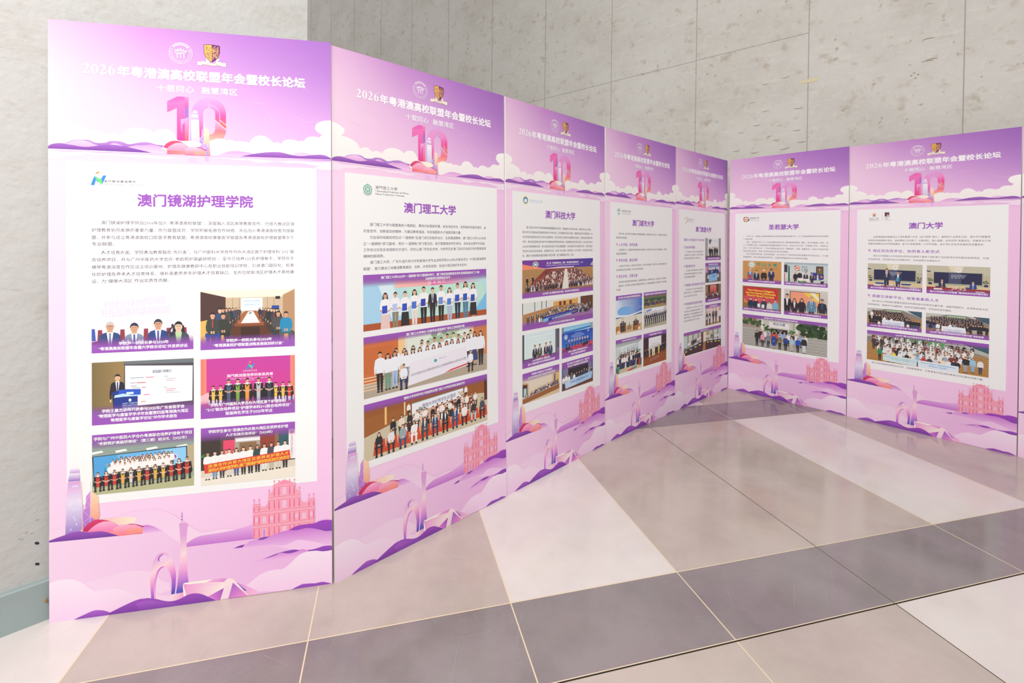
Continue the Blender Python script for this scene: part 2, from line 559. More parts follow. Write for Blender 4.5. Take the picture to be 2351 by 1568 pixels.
def art_sky():
    k = Ink(0.25)
    A = ART['TOP']
    # faint wind strokes in the sky
    for pts in ([(150, 255), (190, 262), (250, 268), (300, 262)], [(60, 300), (110, 330), (160, 345)], [(700, 300), (740, 285), (790, 290)],
                [(800, 318), (815, 350), (835, 362)], [(900, 330), (960, 360), (1010, 352)], [(330, 225), (360, 240), (390, 243)]):
        k.line(pts, .7, C('e8c6e6'), 1.6)
    k.p(A['cloudL'], vgrad(340, 'f5f3ef', 520, 'f1e9e9'))
    k.p(A['cloudR'], vgrad(350, 'f5f3ef', 520, 'f1e9e9'))
    k.p(A['hillLb'], vgrad(474, 'b88ad0', 510, '8a4cae'))
    k.p(A['pinkL1'], vgrad(476, 'ecc4e8', 500, 'e2a8e0'))
    k.p(A['pinkL2'], 'e6b4e2')
    k.p(A['pinkL3'], vgrad(484, 'dba0dc', 519, 'eec6e8'))
    k.p(A['hillLf'], vgrad(489, 'a266c0', 518, '74389c'))
    k.p(A['pinkR1'], vgrad(497, 'dd9cdc', 521, 'eac0e6'))
    k.p(A['pinkR2'], vgrad(493, 'e4aee2', 510, 'eec6e8'))
    k.p(A['hillRf'], vgrad(494, 'a86cc4', 525, '74389c'))
    k.rect(0, 519, BW, 523, 'eab6e2')
    k.p(A['waterL'], 'f1dcee')
    k.p(A['waterR'], 'f1dcee')
    # faint mirrored towers on the water
    k.rect(495, 527, 545, 549, 'ecc6ea')
    k.rect(497, 531, 530, 551, 'e6bce8')
    k.rect(560, 525, 574, 545, 'dcb0e4')
    return k.mesh('sky_artwork')


def art_ten():
    k = Ink(0.75)
    A = ART['TEN']
    k.p(A['one'], vgrad(280, 'ee78be', 462, 'e23a90'))
    k.p(A['oneA'], vgrad(280, 'e65cb0', 316, 'e878bc'))
    k.p(A['oneB'], vgrad(280, 'ee86c4', 325, 'e6509e'))
    k.p(A['oneC'], 'a070c8')
    k.p(A['oneD'], multi((0, 370), (0, 462), ((0, 'dca0d6 c079c7 a964be 9757b3'), (0.6, 'ea58a0'), (1, 'f0586a'))))
    k.p(A['oneE'], vgrad(370, 'f4a6d6', 434, 'ea5aac'))
    k.p(A['zeroL'], multi((0, 278), (0, 450), ((0, 'dca0d6 c079c7 a964be 9757b3'), (0.5, 'ee88c8'), (0.85, 'e850a0'), (1, 'f05070'))), fine=25)
    k.p(A['zeroR'], multi((0, 278), (0, 391), ((0, 'dca0d6 c079c7 a964be 9757b3'), (0.35, 'ee84c2'), (0.65, 'ea4c9e'), (1, 'f0604c'))), fine=20)
    k.p(A['zeroI'], multi((0, 306), (0, 381), ((0, 'dca0d6 c079c7 a964be 9757b3'), (0.5, 'ec5cac'), (1, 'ee5868'))), fine=20)
    k.p(A['zeroO'], 'f26a4a')
    k.p(A['zeroB'], multi((0, 374), (0, 457), ((0, 'dca0d6 c079c7 a964be 9757b3'), (0.5, 'ee7484'), (1, 'f6b09a'))), fine=20)
    k.p(A['twL1'], 'c8a4dc')
    k.p(A['twL2'], vgrad(397, 'cfaae0', 462, 'a890d0'))
    k.p(A['twR'], vgrad(345, 'f6e8d0', 468, 'f4b8b0'))
    k.p(A['twBody'], vgrad(370, 'f4eef4', 467, 'd0c0e6'))
    k.p(A['twCrown'], vgrad(333, 'f6f0f4', 346, 'e8dcee'))
    k.rect(511, 344.5, 534, 346.5, 'c0a8dc')
    k.p(A['twMid'], vgrad(349, 'f4eef4', 369, 'b69cd8'))
    for y in (378, 404, 441):
        k.rect(516, y, 527, y + 4, 'd6dcf0')
    for x, y in ((513, 425), (530, 390), (520, 455), (532, 430)):
        k.rect(x, y, x + 2, y + 4, 'f6f2f8')
    k.p(A['bkR'], vgrad(399, 'f6e2c4', 476, 'f4b8a0'))
    k.p(A['bkL'], vgrad(399, 'd2a4d8', 490, 'a484cc'))
    k.p(A['bkLow'], vgrad(465, 'cc98d8', 522, '9890d4'))
    k.p(A['bkStrip'], vgrad(475, 'f4a6b8', 522, 'f07a90'))
    k.rect(557.6, 388, 558.6, 400, 'f0e0ec')
    for s in ART['LT']:
        k.line([tuple(map(float, t.rstrip('*').split(','))) for t in s.split()], 1.0, C('f2e6f2'))
    k.p(A['domeRed'], vgrad(463, 'e04c70', 497, 'c84078'))
    k.p(A['roof'], lgrad((440, 465), 'f6dcd4', (540, 480), 'f6f0dc'))
    k.p(A['domeL'], vgrad(471, 'f4b6d2', 519, 'f0769a'))
    k.p(A['tip'], 'f6e8d8')
    k.p(A['domeR'], vgrad(487, 'f4bcd4', 521, 'f0708a'))
    k.p(A['domeRr'], 'd04070')
    k.p(A['s1'], lgrad((418, 505), 'ee5c6c', (484, 505), 'f49070'))
    k.p(A['s2'], lgrad((418, 505), 'ee5c6c', (484, 505), 'f49070'))
    k.p(A['s3'], 'f6a880')
    k.p(A['s4'], 'f6a880')
    return k.mesh('number_emblem')


def art_seal():
    k = Ink(0.75)
    w = C('f1e4f2')
    cx, cy = 470, 97
    k.ring(cx, cy, 42.3, 44.0, w, 64)
    k.ring(cx, cy, 32.2, 33.4, w, 64)
    for i, ch in enumerate('粤港澳高校联盟'):
        a = math.radians(-90 + (i - 3) * 14.5)
        k.text(ch, cx + 37.7 * math.cos(a), None, cy + 37.7 * math.sin(a), 8.6, w, 0.03, rot=a + math.pi / 2)
    s = 'GUANGDONG-HONG KONG-MACAO UNIVERSITY ALLIANCE'
    for i, ch in enumerate(s):
        if ch == ' ':
            continue
        a = math.radians(205 - i * 230.0 / (len(s) - 1))
        k.text(ch, cx + 37.6 * math.cos(a), None, cy + 37.6 * math.sin(a), 6.4, w, 0.0, rot=a - math.pi / 2)
    for dx, dy, ang, L in ((0, -15, 0, 7.4), (-9.6, -13.2, -36, 6.2), (9.6, -12.6, 36, 6.2), (-18, -10.2, -66, 7.2), (18, -8.6, 68, 7.2)):
        a = math.radians(ang)
        pts = []
        for t in range(12):
            q = 2 * math.pi * t / 12
            px, py = 3.2 * math.sin(q) * (1 - 0.35 * math.cos(q)), L * math.cos(q)
            pts.append((cx + dx + px * math.cos(a) - py * math.sin(a) * -1, cy + dy + px * math.sin(a) - py * math.cos(a)))
        k.poly(pts, w)
    for x in (-12.2, 0.2, 12.6):
        k.line([(cx + x, cy + 21), (cx + x, cy + 8)], 4.2, w, 3.0)
        for sg in (-1, 1):
            k.line([(cx + x, cy + 9), (cx + x + sg * 1.6, cy + 4), (cx + x + sg * 5, cy - 0.5), (cx + x + sg * 11.5, cy - 4.2)], 3.0, w, 3.2)
    return k.mesh('round_seal')


def art_crest():
    k = Ink(0.75)
    Y, P = C('e6b24a'), C('70256f')
    rib, edge = C('efe7cf'), C('b79a8e')
    # ribbon
    for q in ([(563, 112), (571, 106), (578, 116), (570, 123)], [(566, 121), (579, 119), (577, 130), (563, 130)], [(609, 108), (617, 112), (610, 121), (602, 116)],
              [(601, 119), (611, 121), (617, 131), (603, 131)], [(533, 127), (548, 127), (550, 142), (533, 142)], [(548, 123), (562, 124), (564, 138), (549, 136)],
              [(561, 126), (580, 129), (580, 139), (562, 137)], [(579, 130), (591, 131), (591, 140), (579, 139)], [(590, 131), (606, 129), (607, 139), (591, 140)],
              [(605, 124), (622, 123), (624, 138), (607, 138)], [(622, 126), (641, 125), (641, 141), (624, 141)]):
        mx, my = sum(p[0] for p in q) / 4, sum(p[1] for p in q) / 4
        k.poly([(mx + (x - mx) * 1.1, my + (y - my) * 1.12) for x, y in q], edge)
        k.poly(q, rib)
    for i, ch in enumerate('博文約禮'):
        k.text(ch, 569 + i * 11.5, 575 + i * 11.5, 137, 7, C('8a6a72'))
    out = path('556,53* 586,51 617,54* 617,84 606,112 587,125* 566,110 557,84')
    k.poly(out, C('5d1f5c'))
    k.poly(path('558,55* 586,53* 587,123* 567,108 559,84'), Y)
    k.poly(path('586,53* 615,56* 615,84 605,110 587,123*'), P)
    # creature, counterchanged
    L = [[(564, 60), (566, 62), (566, 76), (569, 79), (573, 77)], [(571, 62), (571, 72), (575, 66), (579, 72), (581, 62)], [(574, 78), (577, 74), (582, 76)],
         [(586, 84), (581, 82), (578, 86), (580, 91), (586, 93)], [(565, 84), (569, 88), (576, 96), (584, 98)], [(563, 96), (568, 93), (573, 99), (583, 104)],
         [(573, 112), (579, 110), (584, 112)], [(568, 103), (574, 106), (580, 105)], [(572, 86), (576, 91), (574, 95)]]
    for s in L:
        k.line(s, 2.2, P, 1.5)
    R = [[(588, 77), (592, 66), (598, 60), (603, 58)], [(590, 78), (597, 70), (606, 66)], [(592, 80), (600, 75), (609, 71)], [(594, 82), (602, 80), (612, 76)],
         [(587, 84), (592, 83), (594, 88), (591, 92), (587, 92)], [(590, 97), (597, 93), (604, 86), (610, 80)], [(592, 101), (600, 96), (607, 90), (612, 84)],
         [(588, 106), (593, 104), (592, 112), (588, 114)], [(597, 103), (601, 99), (605, 102), (602, 106), (599, 104)], [(610, 60), (610, 68), (612, 76), (609, 84)], [(604, 108), (608, 100), (612, 90)]]
    for s in R:
        k.line(s, 3.0, Y, 1.6)
    return k.mesh('shield_crest')


def serif_digit(k, d, x, y0, y1, w, fill):
    h = y1 - y0
    X = lambda t: x + t * w
    Yv = lambda t: y0 + t * h
    if d == '0':
        k.poly(ell(X(.5), Yv(.5), w * .47, h * .52, 28), fill, holes=[ell(X(.5), Yv(.5), w * .15, h * .46, 24)])
    elif d == '2':
        k.poly([(X(a), Yv(b)) for a, b in ((.04, .26), (.12, .09), (.3, -.02), (.52, -.03), (.74, .04), (.86, .16), (.86, .32), (.76, .48), (.58, .64), (.34, .82), (.66, .82), (.82, .8), (.9, .7),
                                           (.97, .7), (.88, 1.0), (0, 1.0), (0, .96), (.34, .66), (.5, .48), (.56, .32), (.54, .2), (.44, .12), (.3, .1), (.18, .16), (.09, .27))], fill)
    else:
        o = [(X(a), Yv(b)) for a, b in ((.94, -.03), (.72, .02), (.5, .16), (.38, .34), (.55, .3), (.76, .33), (.92, .46), (.97, .66), (.9, .86), (.72, 1.0), (.48, 1.03), (.24, .96), (.07, .78), (.04, .56), (.12, .32), (.32, .12), (.6, 0), (.94, -.06))]
        k.poly(o, fill, holes=[ell(X(.53), Yv(.66), w * .145, h * .29, 20)])


def art_title():
    k = Ink(0.75)
    w = C('f3eef4')
    for i, d in enumerate('2026'):
        serif_digit(k, d, 118 + i * 29.6, 167, 206, 26.5, w)
    k.text('年粤港澳高校联盟年会暨校长论坛', 241, 955, 206, 46, w, 0.042)
    return k.mesh('title_lettering')


def art_slogan(first):
    k = Ink(0.75)
    w = C('f1e9f3')
    if first:
        k.text('十载同心', 383, 519, 258.5, 31, w, 0.022)
    else:
        k.text('融慧湾区', 549, 685, 258.5, 31, w, 0.022)
    return k.mesh('slogan_lettering')


def ruins(k):
    base, dark, lt, win = C('ee9fb2'), C('e45c92'), C('f4c2cc'), C('eabadd')
    out = [(742, 2158), (742, 2012), (770, 2012), (770, 2027), (788, 2027), (799, 2018), (803, 2004), (803, 1975), (814, 1970), (822, 1958), (822, 1938), (867, 1917), (912, 1938), (912, 1958),
           (920, 1970), (931, 1975), (931, 2004), (935, 2018), (946, 2027), (963, 2027), (963, 2012), (991, 2012), (991, 2158)]
    k.poly([(867 + (x - 867) * 1.006, y - 1.2) for x, y in out], lt)
    k.poly(out, base)
    for x, y, yb in ((746, 1994, 2012), (766, 1994, 2012), (806, 1959, 1976), (928, 1959, 1976), (827, 1920, 1936), (845, 1921, 1932), (889, 1921, 1932), (908, 1921, 1936), (968, 1994, 2012), (987, 1994, 2012)):
        k.line([(x, y), (x, yb)], 2.2, C('f0a0ba'))
        k.disc(x, y, 3.4, 3.4, C('ee8fb0'), 10)
    k.poly([(829, 1936), (867, 1920), (905, 1936)], C('f08cae'))

    def hline(y, x0, x1):
        k.rect(x0, y - 4.2, x1, y - 2.6, lt)
        k.rect(x0, y - 1.2, x1, y + 0.8, dark)
        k.rect(x0, y + 1.6, x1, y + 2.8, lt)
    for y, a, b in ((1940, 822, 848), (1940, 886, 912), (1947, 824, 910), (1989, 803, 931), (2003, 803, 931), (2014, 742, 770), (2014, 963, 991), (2022, 742, 770), (2022, 963, 991),
                    (2047, 741, 992), (2060, 741, 992), (2103, 741, 992), (2116, 741, 992)):
        hline(y, a, b)

    def col(x, y0, y1):
        k.poly([(x - 1.5, y0), (x + 1.5, y0), (x + 2.3, y1 - 3), (x + 3.6, y1), (x - 3.6, y1), (x - 2.3, y1 - 3)], dark)
        k.rect(x - 2.8, y1 + 2, x + 2.8, y1 + 6.5, dark)
    for x in (827, 845, 889, 907):
        col(x, 1949, 1979)
    for x in (806, 827, 845, 889, 907, 928):
        col(x, 2005, 2036)
    for x in (746, 766, 968, 987):
        col(x, 2025, 2037)
    for x in (746, 766, 806, 827, 845, 889, 907, 928, 968, 987):
        col(x, 2062, 2094)
        col(x, 2118, 2149)

    def arch(x, y0, y1, w, c=None, flat=False):
        for e, cc in ((1.8, lt), (0, c or win)):
            r = w / 2 + e
            if flat:
                k.poly([(x - r, y0 - e), (x + r, y0 - e), (x + r, y1), (x - r, y1)], cc)
            else:
                k.poly([(x + r * math.cos(math.radians(t)), y0 + w / 2 - r * math.sin(math.radians(t)) * 1.1) for t in range(0, 181, 20)] + [(x - r, y1), (x + r, y1)], cc)
    arch(867, 1952, 1980, 12)
    arch(867, 2009, 2039, 14)
    arch(867, 2067, 2093, 12)
    arch(786, 2072, 2096, 12)
    arch(947, 2072, 2096, 12)
    for x in (756, 816, 917, 977):
        arch(x, 2073, 2090, 8)
    arch(786, 2124, 2158, 10, C('c88cd6'), True)
    arch(867, 2123, 2150, 14, None, True)


def art_skyline():
    k = Ink(2.0)
    A = ART['BOT']
    k.p(A['water'], lgrad((0, 2080), 'f2d2ea', (900, 2420), 'e6b0e0'))
    k.p(A['paleL'], 'f1d0e8')
    k.p(A['paleHill'], vgrad(1985, 'efcbe8', 2160, 'f2d4ea'))
    k.p(A['twR'], vgrad(1844, 'f4d8d0', 2047, 'f09c92'))
    k.p(A['twL'], 'c99adc')
    k.p(A['twL2'], vgrad(1882, 'cf9ade', 2050, '8c86cc'))
    k.p(A['twBody'], multi((0, 1843), (0, 2050), ((0, 'dca0d6 c079c7 a964be 9757b3'), (0.4, 'e6dcf0'), (1, '9c7cc6'))), fine=40)
    k.p(A['twCrown'], vgrad(1786, 'f6f2f6', 1808, 'c49adc'))
    k.p(A['twMid'], vgrad(1808, 'f0e6f2', 1840, '9c6cc4'))
    for x, y in ((78, 1858), (78, 1896), (80, 1950)):
        k.rect(x, y, x + 22, y + 7, 'd6d4ee')
    for x, y in ((82, 1981), (87, 1992), (72, 2030), (109, 2038), (74, 1928), (103, 1915), (92, 2010)):
        k.rect(x, y, x + 3, y + 7, 'f0e8f6')
    k.line([(142, 1850), (142, 1888)], 1.2, C('e6d6ee'))
    k.p(A['bkR'], vgrad(1886, 'f6d6b4', 2006, 'f2a084'))
    k.p(A['bkL'], vgrad(1886, 'd28cd6', 2037, 'a272c8'))
    k.p(A['bkLow'], vgrad(1991, 'bc7cd0', 2037, '9468c0'))
    for s in ART['LB']:
        k.line([tuple(map(float, t.rstrip('*').split(','))) for t in s.split()], 1.1, C('ecd2ee'))
    for a, b in (((143, 1942), (168, 1925)), ((143, 1945), (171, 1962)), ((143, 1988), (172, 1965))):
        k.line([a, b], 0.8, C('f6dcc8'))
    k.p(A['hillM'], vgrad(2048, 'c87cd0', 2082, 'e8b6e4'))
    k.p(A['roof'], lgrad((180, 2010), 'f4bcb8', (300, 2020), 'f6e6cc'))
    k.p(A['domeL'], vgrad(2015, 'f4b0d0', 2055, 'ee76ac'))
    k.p(A['domeR'], vgrad(2037, 'f4accc', 2081, 'f0787c'))
    k.p(A['domeRed'], vgrad(2005, 'd83468', 2049, 'b8205c'))
    k.p(A['domeRr'], 'b8205c')
    for s in ('s1', 's2', 's3'):
        k.p(A[s], 'f69c78')
    k.p(A['hillL'], vgrad(2044, '9c50b8', 2078, '70369c'))
    k.p(A['hillR'], vgrad(2095, 'e8aee4', 2160, 'c272cc'))
    ruins(k)
    k.p(A['darkR'], vgrad(2114, 'a03cbc', 2166, '8440ae'))
    k.p(A['lilacR'], vgrad(2142, 'cc78d0', 2225, 'eec2e8'))
    k.p(A['paleR'], 'efc6e8')
    k.p(A['dark1'], '8a3cb2')
    k.p(A['dark2'], '8232a4')
    k.p(A['lilac2'], vgrad(2231, 'd484d6', 2266, 'ecbce6'))
    k.p(A['dark3'], '8a3cb0')
    k.p(A['dark4'], vgrad(2229, '9a46bc', 2252, '803aaa'))
    k.p(A['cloudR'], vgrad(2244, 'f4e0f0', 2405, 'f0cbea'))
    k.p(A['midHill'], 'f1d2ea')
    k.p(A['cloudL'], vgrad(2229, 'f5e4f1', 2400, 'f1ccea'))
    k.p(A['arch'], multi((365, 2190), (455, 2330), ((0, 'dca0d6 c079c7 a964be 9757b3'), (0.28, 'f6d4dc'), (0.5, 'f0a0d4'), (0.72, 'b868d0'), (1, '4a48b4'))), fine=14)
    k.p(A['archHole'], 'efc8e8')
    k.p(A['archHoleS'], 'a850c6')
    k.p(A['archIn'], vgrad(2227, 'cc64ce', 2360, 'f2b6e0'))
    k.rect(468.3, 2014, 470.6, 2056, vgrad(2014, 'd6a0dc', 2056, 'f2b4dc'))
    for y, h in ((2014, 4), (2025, 6), (2039, 5), (2049, 3)):
        k.rect(467.9, y, 471, y + h, '6a48b8')
    k.p(A['canton'], multi((455, 2110), (497, 2330), ((0, 'dca0d6 c079c7 a964be 9757b3'), (0.35, 'f6d8dc'), (0.6, 'f2aad8'), (0.8, 'c880d6'), (1, '5450b8'))), fine=14)
    k.p(A['baseL'], lgrad((424, 2350), 'f6e2e2', (476, 2360), 'ee9cd0'))
    k.p(A['cFace'], lgrad((480, 2320), 'ee94d4', (620, 2372), 'f6ece2'))
    k.p(A['cRoof'], 'f6f0e4')
    k.p(A['cRoofR'], lgrad((584, 2320), 'f2b8dc', (642, 2318), 'd884d0'))
    k.p(A['cEdge'], 'f6f0e4')
    k.p(A['cDark'], lgrad((590, 2390), 'dc80d4', (628, 2380), '9c46bc'))
    k.p(A['cRight'], lgrad((680, 2350), 'd888d8', (750, 2400), 'f4bcd8'))
    k.p(A['cRidge'], 'f5dfe2')
    k.p(A['cTri'], lgrad((655, 2350), 'a45cc8', (700, 2400), 'f094d0'))
    k.p(A['cLeg'], 'f3d8e4')
    k.p(A['cLeg2'], 'f5dfe0')
    k.p(A['cSliver'], lgrad((675, 2334), '8a58c8', (712, 2378), '5048b0'))
    k.p(A['hillF1'], vgrad(2369, 'a85cc4', 2405, '8038a8'))
    k.p(A['hillF2'], vgrad(2348, '9e4cbe', 2408, '74309e'))
    k.poly(path('300,2366* 335,2360 380,2368 430,2384 470,2400* 320,2402*'), vgrad(2360, 'a65ac4', 2400, '8038a8'))
    k.p(A['hillF3'], vgrad(2384, '9e50c0', 2405, '8038a8'))
    return k.mesh('skyline_artwork')


# ------------------------------------------------------------------ printed photographs
SKIN = ('e2b596', 'd9a788', 'e8c0a4', 'cf9c7c')
WHITE, BLACK, NAVY, GREY, DARK = 'eeecea', '26221f', '26325a', '8a8f96', '3a3634'


class Photo(Ink):
    """A flat photographic print; positions are fractions of its width and height, y downwards."""

    def __init__(s, x0, y0, x1, y1, z=0.9, seed=1):
        super().__init__(z, 0.01, (x0, y0, x1, y1))
        s.x0, s.y0, s.w, s.h = x0, y0, x1 - x0, y1 - y0
        s.rnd = random.Random(seed)
        s.cap = Ink(0, 0.01, None)

    def X(s, a):
        return s.x0 + a * s.w

    def Y(s, b):
        return s.y0 + b * s.h

    def q(s, pts, c):
        s.poly([(s.X(a), s.Y(b)) for a, b in pts], c)

    def r(s, a0, b0, a1, b1, c, c2=None):
        s.rect(s.X(a0), s.Y(b0), s.X(a1), s.Y(b1), vgrad(s.Y(b0), c, s.Y(b1), c2) if c2 else c)

    def hg(s, a0, b0, a1, b1, c, c2):
        s.rect(s.X(a0), s.Y(b0), s.X(a1), s.Y(b1), lgrad((s.X(a0), 0), c, (s.X(a1), 0), c2))

    def d(s, a, b, ra, rb, c):
        s.disc(s.X(a), s.Y(b), ra * s.w, rb * s.h, c, 14)

    def blob(s, a, b, ra, n, c, e=0.6):
        for _ in range(n):
            s.disc(s.X(a + s.rnd.uniform(-ra, ra)), s.Y(b + s.rnd.uniform(-ra, ra) * s.w / s.h * e), s.w * ra * .32, s.w * ra * .26, c[s.rnd.randrange(len(c))], 7)

    def wr(s, t, a0, a1, b, e, c, bold=0.0):
        """writing inside the picture: baseline b, height e as fractions of the picture height"""
        s.text(t, s.X(a0), s.X(a1), (s.Y(b[0]), s.Y(b[1])) if isinstance(b, tuple) else s.Y(b), e * s.h, C(c), bold)

    def person(s, cx, by, h, top=WHITE, bot=DARK, hair=BLACK, long=0, skin=None, pose='stand', hold=None, tie=None, shirt=None, skirt=None, gown=None, front=False, cap=False, glass=False, leg=True):
        u = h * s.h
        x, y = s.X(cx), s.Y(by)
        sk = C(skin or SKIN[s.rnd.randrange(4)])
        top_c, bot_c, hr = C(top), C(bot), C(hair)
        w = s.rnd.uniform(.94, 1.06)
        P = lambda pts, c: s.poly([(x + a * u * w, y - b * u) for a, b in pts], c)
        if pose == 'sit':
            if leg:
                for sg in (-1, 1):
                    P([(sg * .03, .4), (sg * .15, .36), (sg * .13, .06), (sg * .06, .06), (sg * .05, .3)], bot_c)
                    P([(sg * .05, .07), (sg * .14, .07), (sg * .15, 0), (sg * .05, 0)], C('2a2422'))
            so = .1
            P([(-.15, .42), (.15, .42), (.17, .33), (-.17, .33)], bot_c)
            S = lambda b: .38 + (b - .48) * 1.0
        else:
            if skirt:
                P([(-.05, .3), (-.015, .3), (-.02, .03), (-.045, .03)], sk)
                P([(.05, .3), (.015, .3), (.02, .03), (.045, .03)], sk)
                P([(-.095, .54), (.095, .54), (.13, skirt), (-.13, skirt)], bot_c)
            else:
                for sg in (-1, 1):
                    P([(sg * .1, .52), (0, .52), (sg * .012, .05), (sg * .07, .05)], bot_c)
            for sg in (-1, 1):
                P([(sg * .015, .045), (sg * .07, .045), (sg * .085, 0), (sg * .015, 0)], C('332c2a'))
            S = lambda b: b
        if long:
            P([(-.068, S(.94)), (.068, S(.94)), (.082, S(.80)), (.06, S(.93 - .2 * long)), (-.06, S(.93 - .2 * long)), (-.082, S(.80))], hr)
        P([(-.028, S(.88)), (.028, S(.88)), (.04, S(.825)), (-.04, S(.825))], sk)
        P([(-.128, S(.79)), (-.1, S(.822)), (-.04, S(.842)), (.04, S(.842)), (.1, S(.822)), (.128, S(.79)), (.108, S(.65)), (.1, S(.47)), (-.1, S(.47)), (-.108, S(.65))], top_c)
        if gown:
            P([(-.14, S(.8)), (-.19, S(.42)), (-.15, .12 if pose != 'sit' else .25), (.15, .12 if pose != 'sit' else .25), (.19, S(.42)), (.14, S(.8))], C('1d1b1e'))
            P([(-.075, S(.835)), (-.015, S(.7)), (.015, S(.7)), (.075, S(.835)), (.06, S(.4)), (.055, .14 if pose != 'sit' else .22), (-.055, .14 if pose != 'sit' else .22), (-.06, S(.4))], C(gown))
            P([(-.04, S(.842)), (.04, S(.842)), (0, S(.74))], C(WHITE))
        if shirt:
            P([(-.042, S(.842)), (.042, S(.842)), (.012, S(.6)), (-.012, S(.6))], C(shirt))
        if tie:
            P([(-.012, S(.83)), (.012, S(.83)), (.015, S(.66)), (0, S(.63)), (-.015, S(.66))], C(tie))
        ac = top_c if not gown else C('1d1b1e')
        for sg in (-1, 1):
            if front or hold or pose == 'sit':
                P([(sg * .128, S(.79)), (sg * .15, S(.65)), (sg * .135, S(.56)), (sg * .1, S(.6)), (sg * .102, S(.72))], ac)
                P([(sg * .148, S(.6)), (sg * .13, S(.55)), (sg * .02, S(.5)), (sg * .02, S(.545))], sk if top in (WHITE, 'f4f2f4') else ac)
                P([(sg * .045, S(.56)), (sg * .01, S(.56)), (sg * .005, S(.5)), (sg * .04, S(.495))], sk)
            else:
                P([(sg * .128, S(.79)), (sg * .155, S(.62)), (sg * .15, S(.47)), (sg * .118, S(.47)), (sg * .1, S(.68))], ac)
                P([(sg * .15, S(.47)), (sg * .148, S(.41)), (sg * .12, S(.41)), (sg * .12, S(.47))], sk)
        if hold:
            P([(-.085, S(.68)), (.055, S(.685)), (.05, S(.5)), (-.09, S(.495))], C(hold))
        hy = S(.922)
        e = ell(x, y - hy * u, .051 * u, .068 * u, 14)
        s.poly(e, sk)
        # hair cap with a fringe
        hp = [(x + .057 * u * math.cos(math.radians(t)), y - (hy + .006) * u - .073 * u * math.sin(math.radians(t))) for t in range(-8, 189, 14)]
        hp += [(x - .04 * u, y - (hy + .026) * u), (x - .01 * u, y - (hy + .037) * u), (x + .04 * u, y - (hy + .026) * u)]
        s.poly(hp, hr)
        if cap:
            P([(-.075, S(.985)), (0, S(1.01)), (.075, S(.985)), (0, S(.96))], C('1d1b1e'))
        if u > 75:
            for sg in (-1, 1):
                s.disc(x + sg * .02 * u, y - (hy + .006) * u, .006 * u, .004 * u, C('3a2a26'), 6)
            s.line([(x - .014 * u, y - (hy - .032) * u), (x + .014 * u, y - (hy - .032) * u)], .006 * u, C('b06a62'))
            s.line([(x, y - (hy + .002) * u), (x + .004 * u, y - (hy - .014) * u)], .005 * u, C('c08e74'))
            if glass:
                s.line([(x - .035 * u, y - (hy + .006) * u), (x + .035 * u, y - (hy + .006) * u)], .006 * u, C('5a4a48'))

    def row(s, a0, a1, b0, b1, n, h, tops=(WHITE,), bots=(DARK,), h1=None, longs=(0, 1), skip=(), jit=.012, **kw):
        """n people side by side from (a0, b0) to (a1, b1), feet on that line; h is their height, easing to h1"""
        for i in range(n):
            if i in skip:
                continue
            t = i / max(1, n - 1)
            hh = h if h1 is None else h + (h1 - h) * t
            s.person(a0 + (a1 - a0) * t + s.rnd.uniform(-jit, jit) * .4, b0 + (b1 - b0) * t, hh * s.rnd.uniform(.95, 1.05), tops[s.rnd.randrange(len(tops))], bots[s.rnd.randrange(len(bots))],
                     long=longs[s.rnd.randrange(len(longs))], hair=(BLACK, '2e2420', '3a2c26')[s.rnd.randrange(3)], **kw)

    def heads(s, a0, a1, b0, b1, n, h, tops, seat=None):
        """a row of small seated figures in an audience: seat back, shoulders, head and hair"""
        u = h * s.h
        for i in range(n):
            t = (i + .5) / n
            x = s.X(a0 + (a1 - a0) * t) + s.rnd.uniform(-.15, .15) * u
            y = s.Y(b0 + (b1 - b0) * t) + s.rnd.uniform(-.1, .1) * u
            if seat:
                s.poly([(x - .42 * u, y + .9 * u), (x - .4 * u, y - .05 * u), (x + .4 * u, y - .05 * u), (x + .42 * u, y + .9 * u)], C(seat))
            s.poly([(x - .36 * u, y + .9 * u), (x - .33 * u, y + .12 * u), (x - .12 * u, y), (x + .12 * u, y), (x + .33 * u, y + .12 * u), (x + .36 * u, y + .9 * u)], C(tops[s.rnd.randrange(len(tops))]))
            s.poly(ell(x, y - .2 * u, .15 * u, .2 * u, 8), C(SKIN[s.rnd.randrange(4)]))
            s.poly(ell(x, y - .29 * u, .16 * u, .15 * u, 7, 170, 370), C((BLACK, '2e2622', '45342c')[s.rnd.randrange(3)]))

    def caption(s, lines, pos='b', size=18.5, band=None, solid=.45):
        """purple caption band melting into the picture, with bold white lettering on top"""
        n = len(lines)
        ems = [min(size, (a1 - a0) * s.w / sum(1.0 if ord(c) > 0x2E00 else .6 for c in t) * 1.04) for t, a0, a1 in lines]
        lead = max(ems) * 1.25
        hgt = min(band * s.h if band else 999, n * lead + 22)
        p1 = C('9a50b8', 1.0)
        p0 = C('a868c4', 0.0)
        pm = C('a05cbe', .8)
        y1 = s.y0 + s.h
        if pos == 'b':
            ym = y1 - hgt * solid
            s.rect(s.x0, y1 - hgt, s.x0 + s.w, ym, vgrad(y1 - hgt, p0, ym, pm), 1)
            s.rect(s.x0, ym, s.x0 + s.w, y1, vgrad(ym, pm, y1, p1), 1)
        else:
            ym = s.y0 + hgt * solid
            s.rect(s.x0, s.y0, s.x0 + s.w, ym, vgrad(s.y0, p1, ym, pm), 1)
            s.rect(s.x0, ym, s.x0 + s.w, s.y0 + hgt, vgrad(ym, pm, s.y0 + hgt, p0), 1)
        s.cap.z = max(s.top.values()) + .03
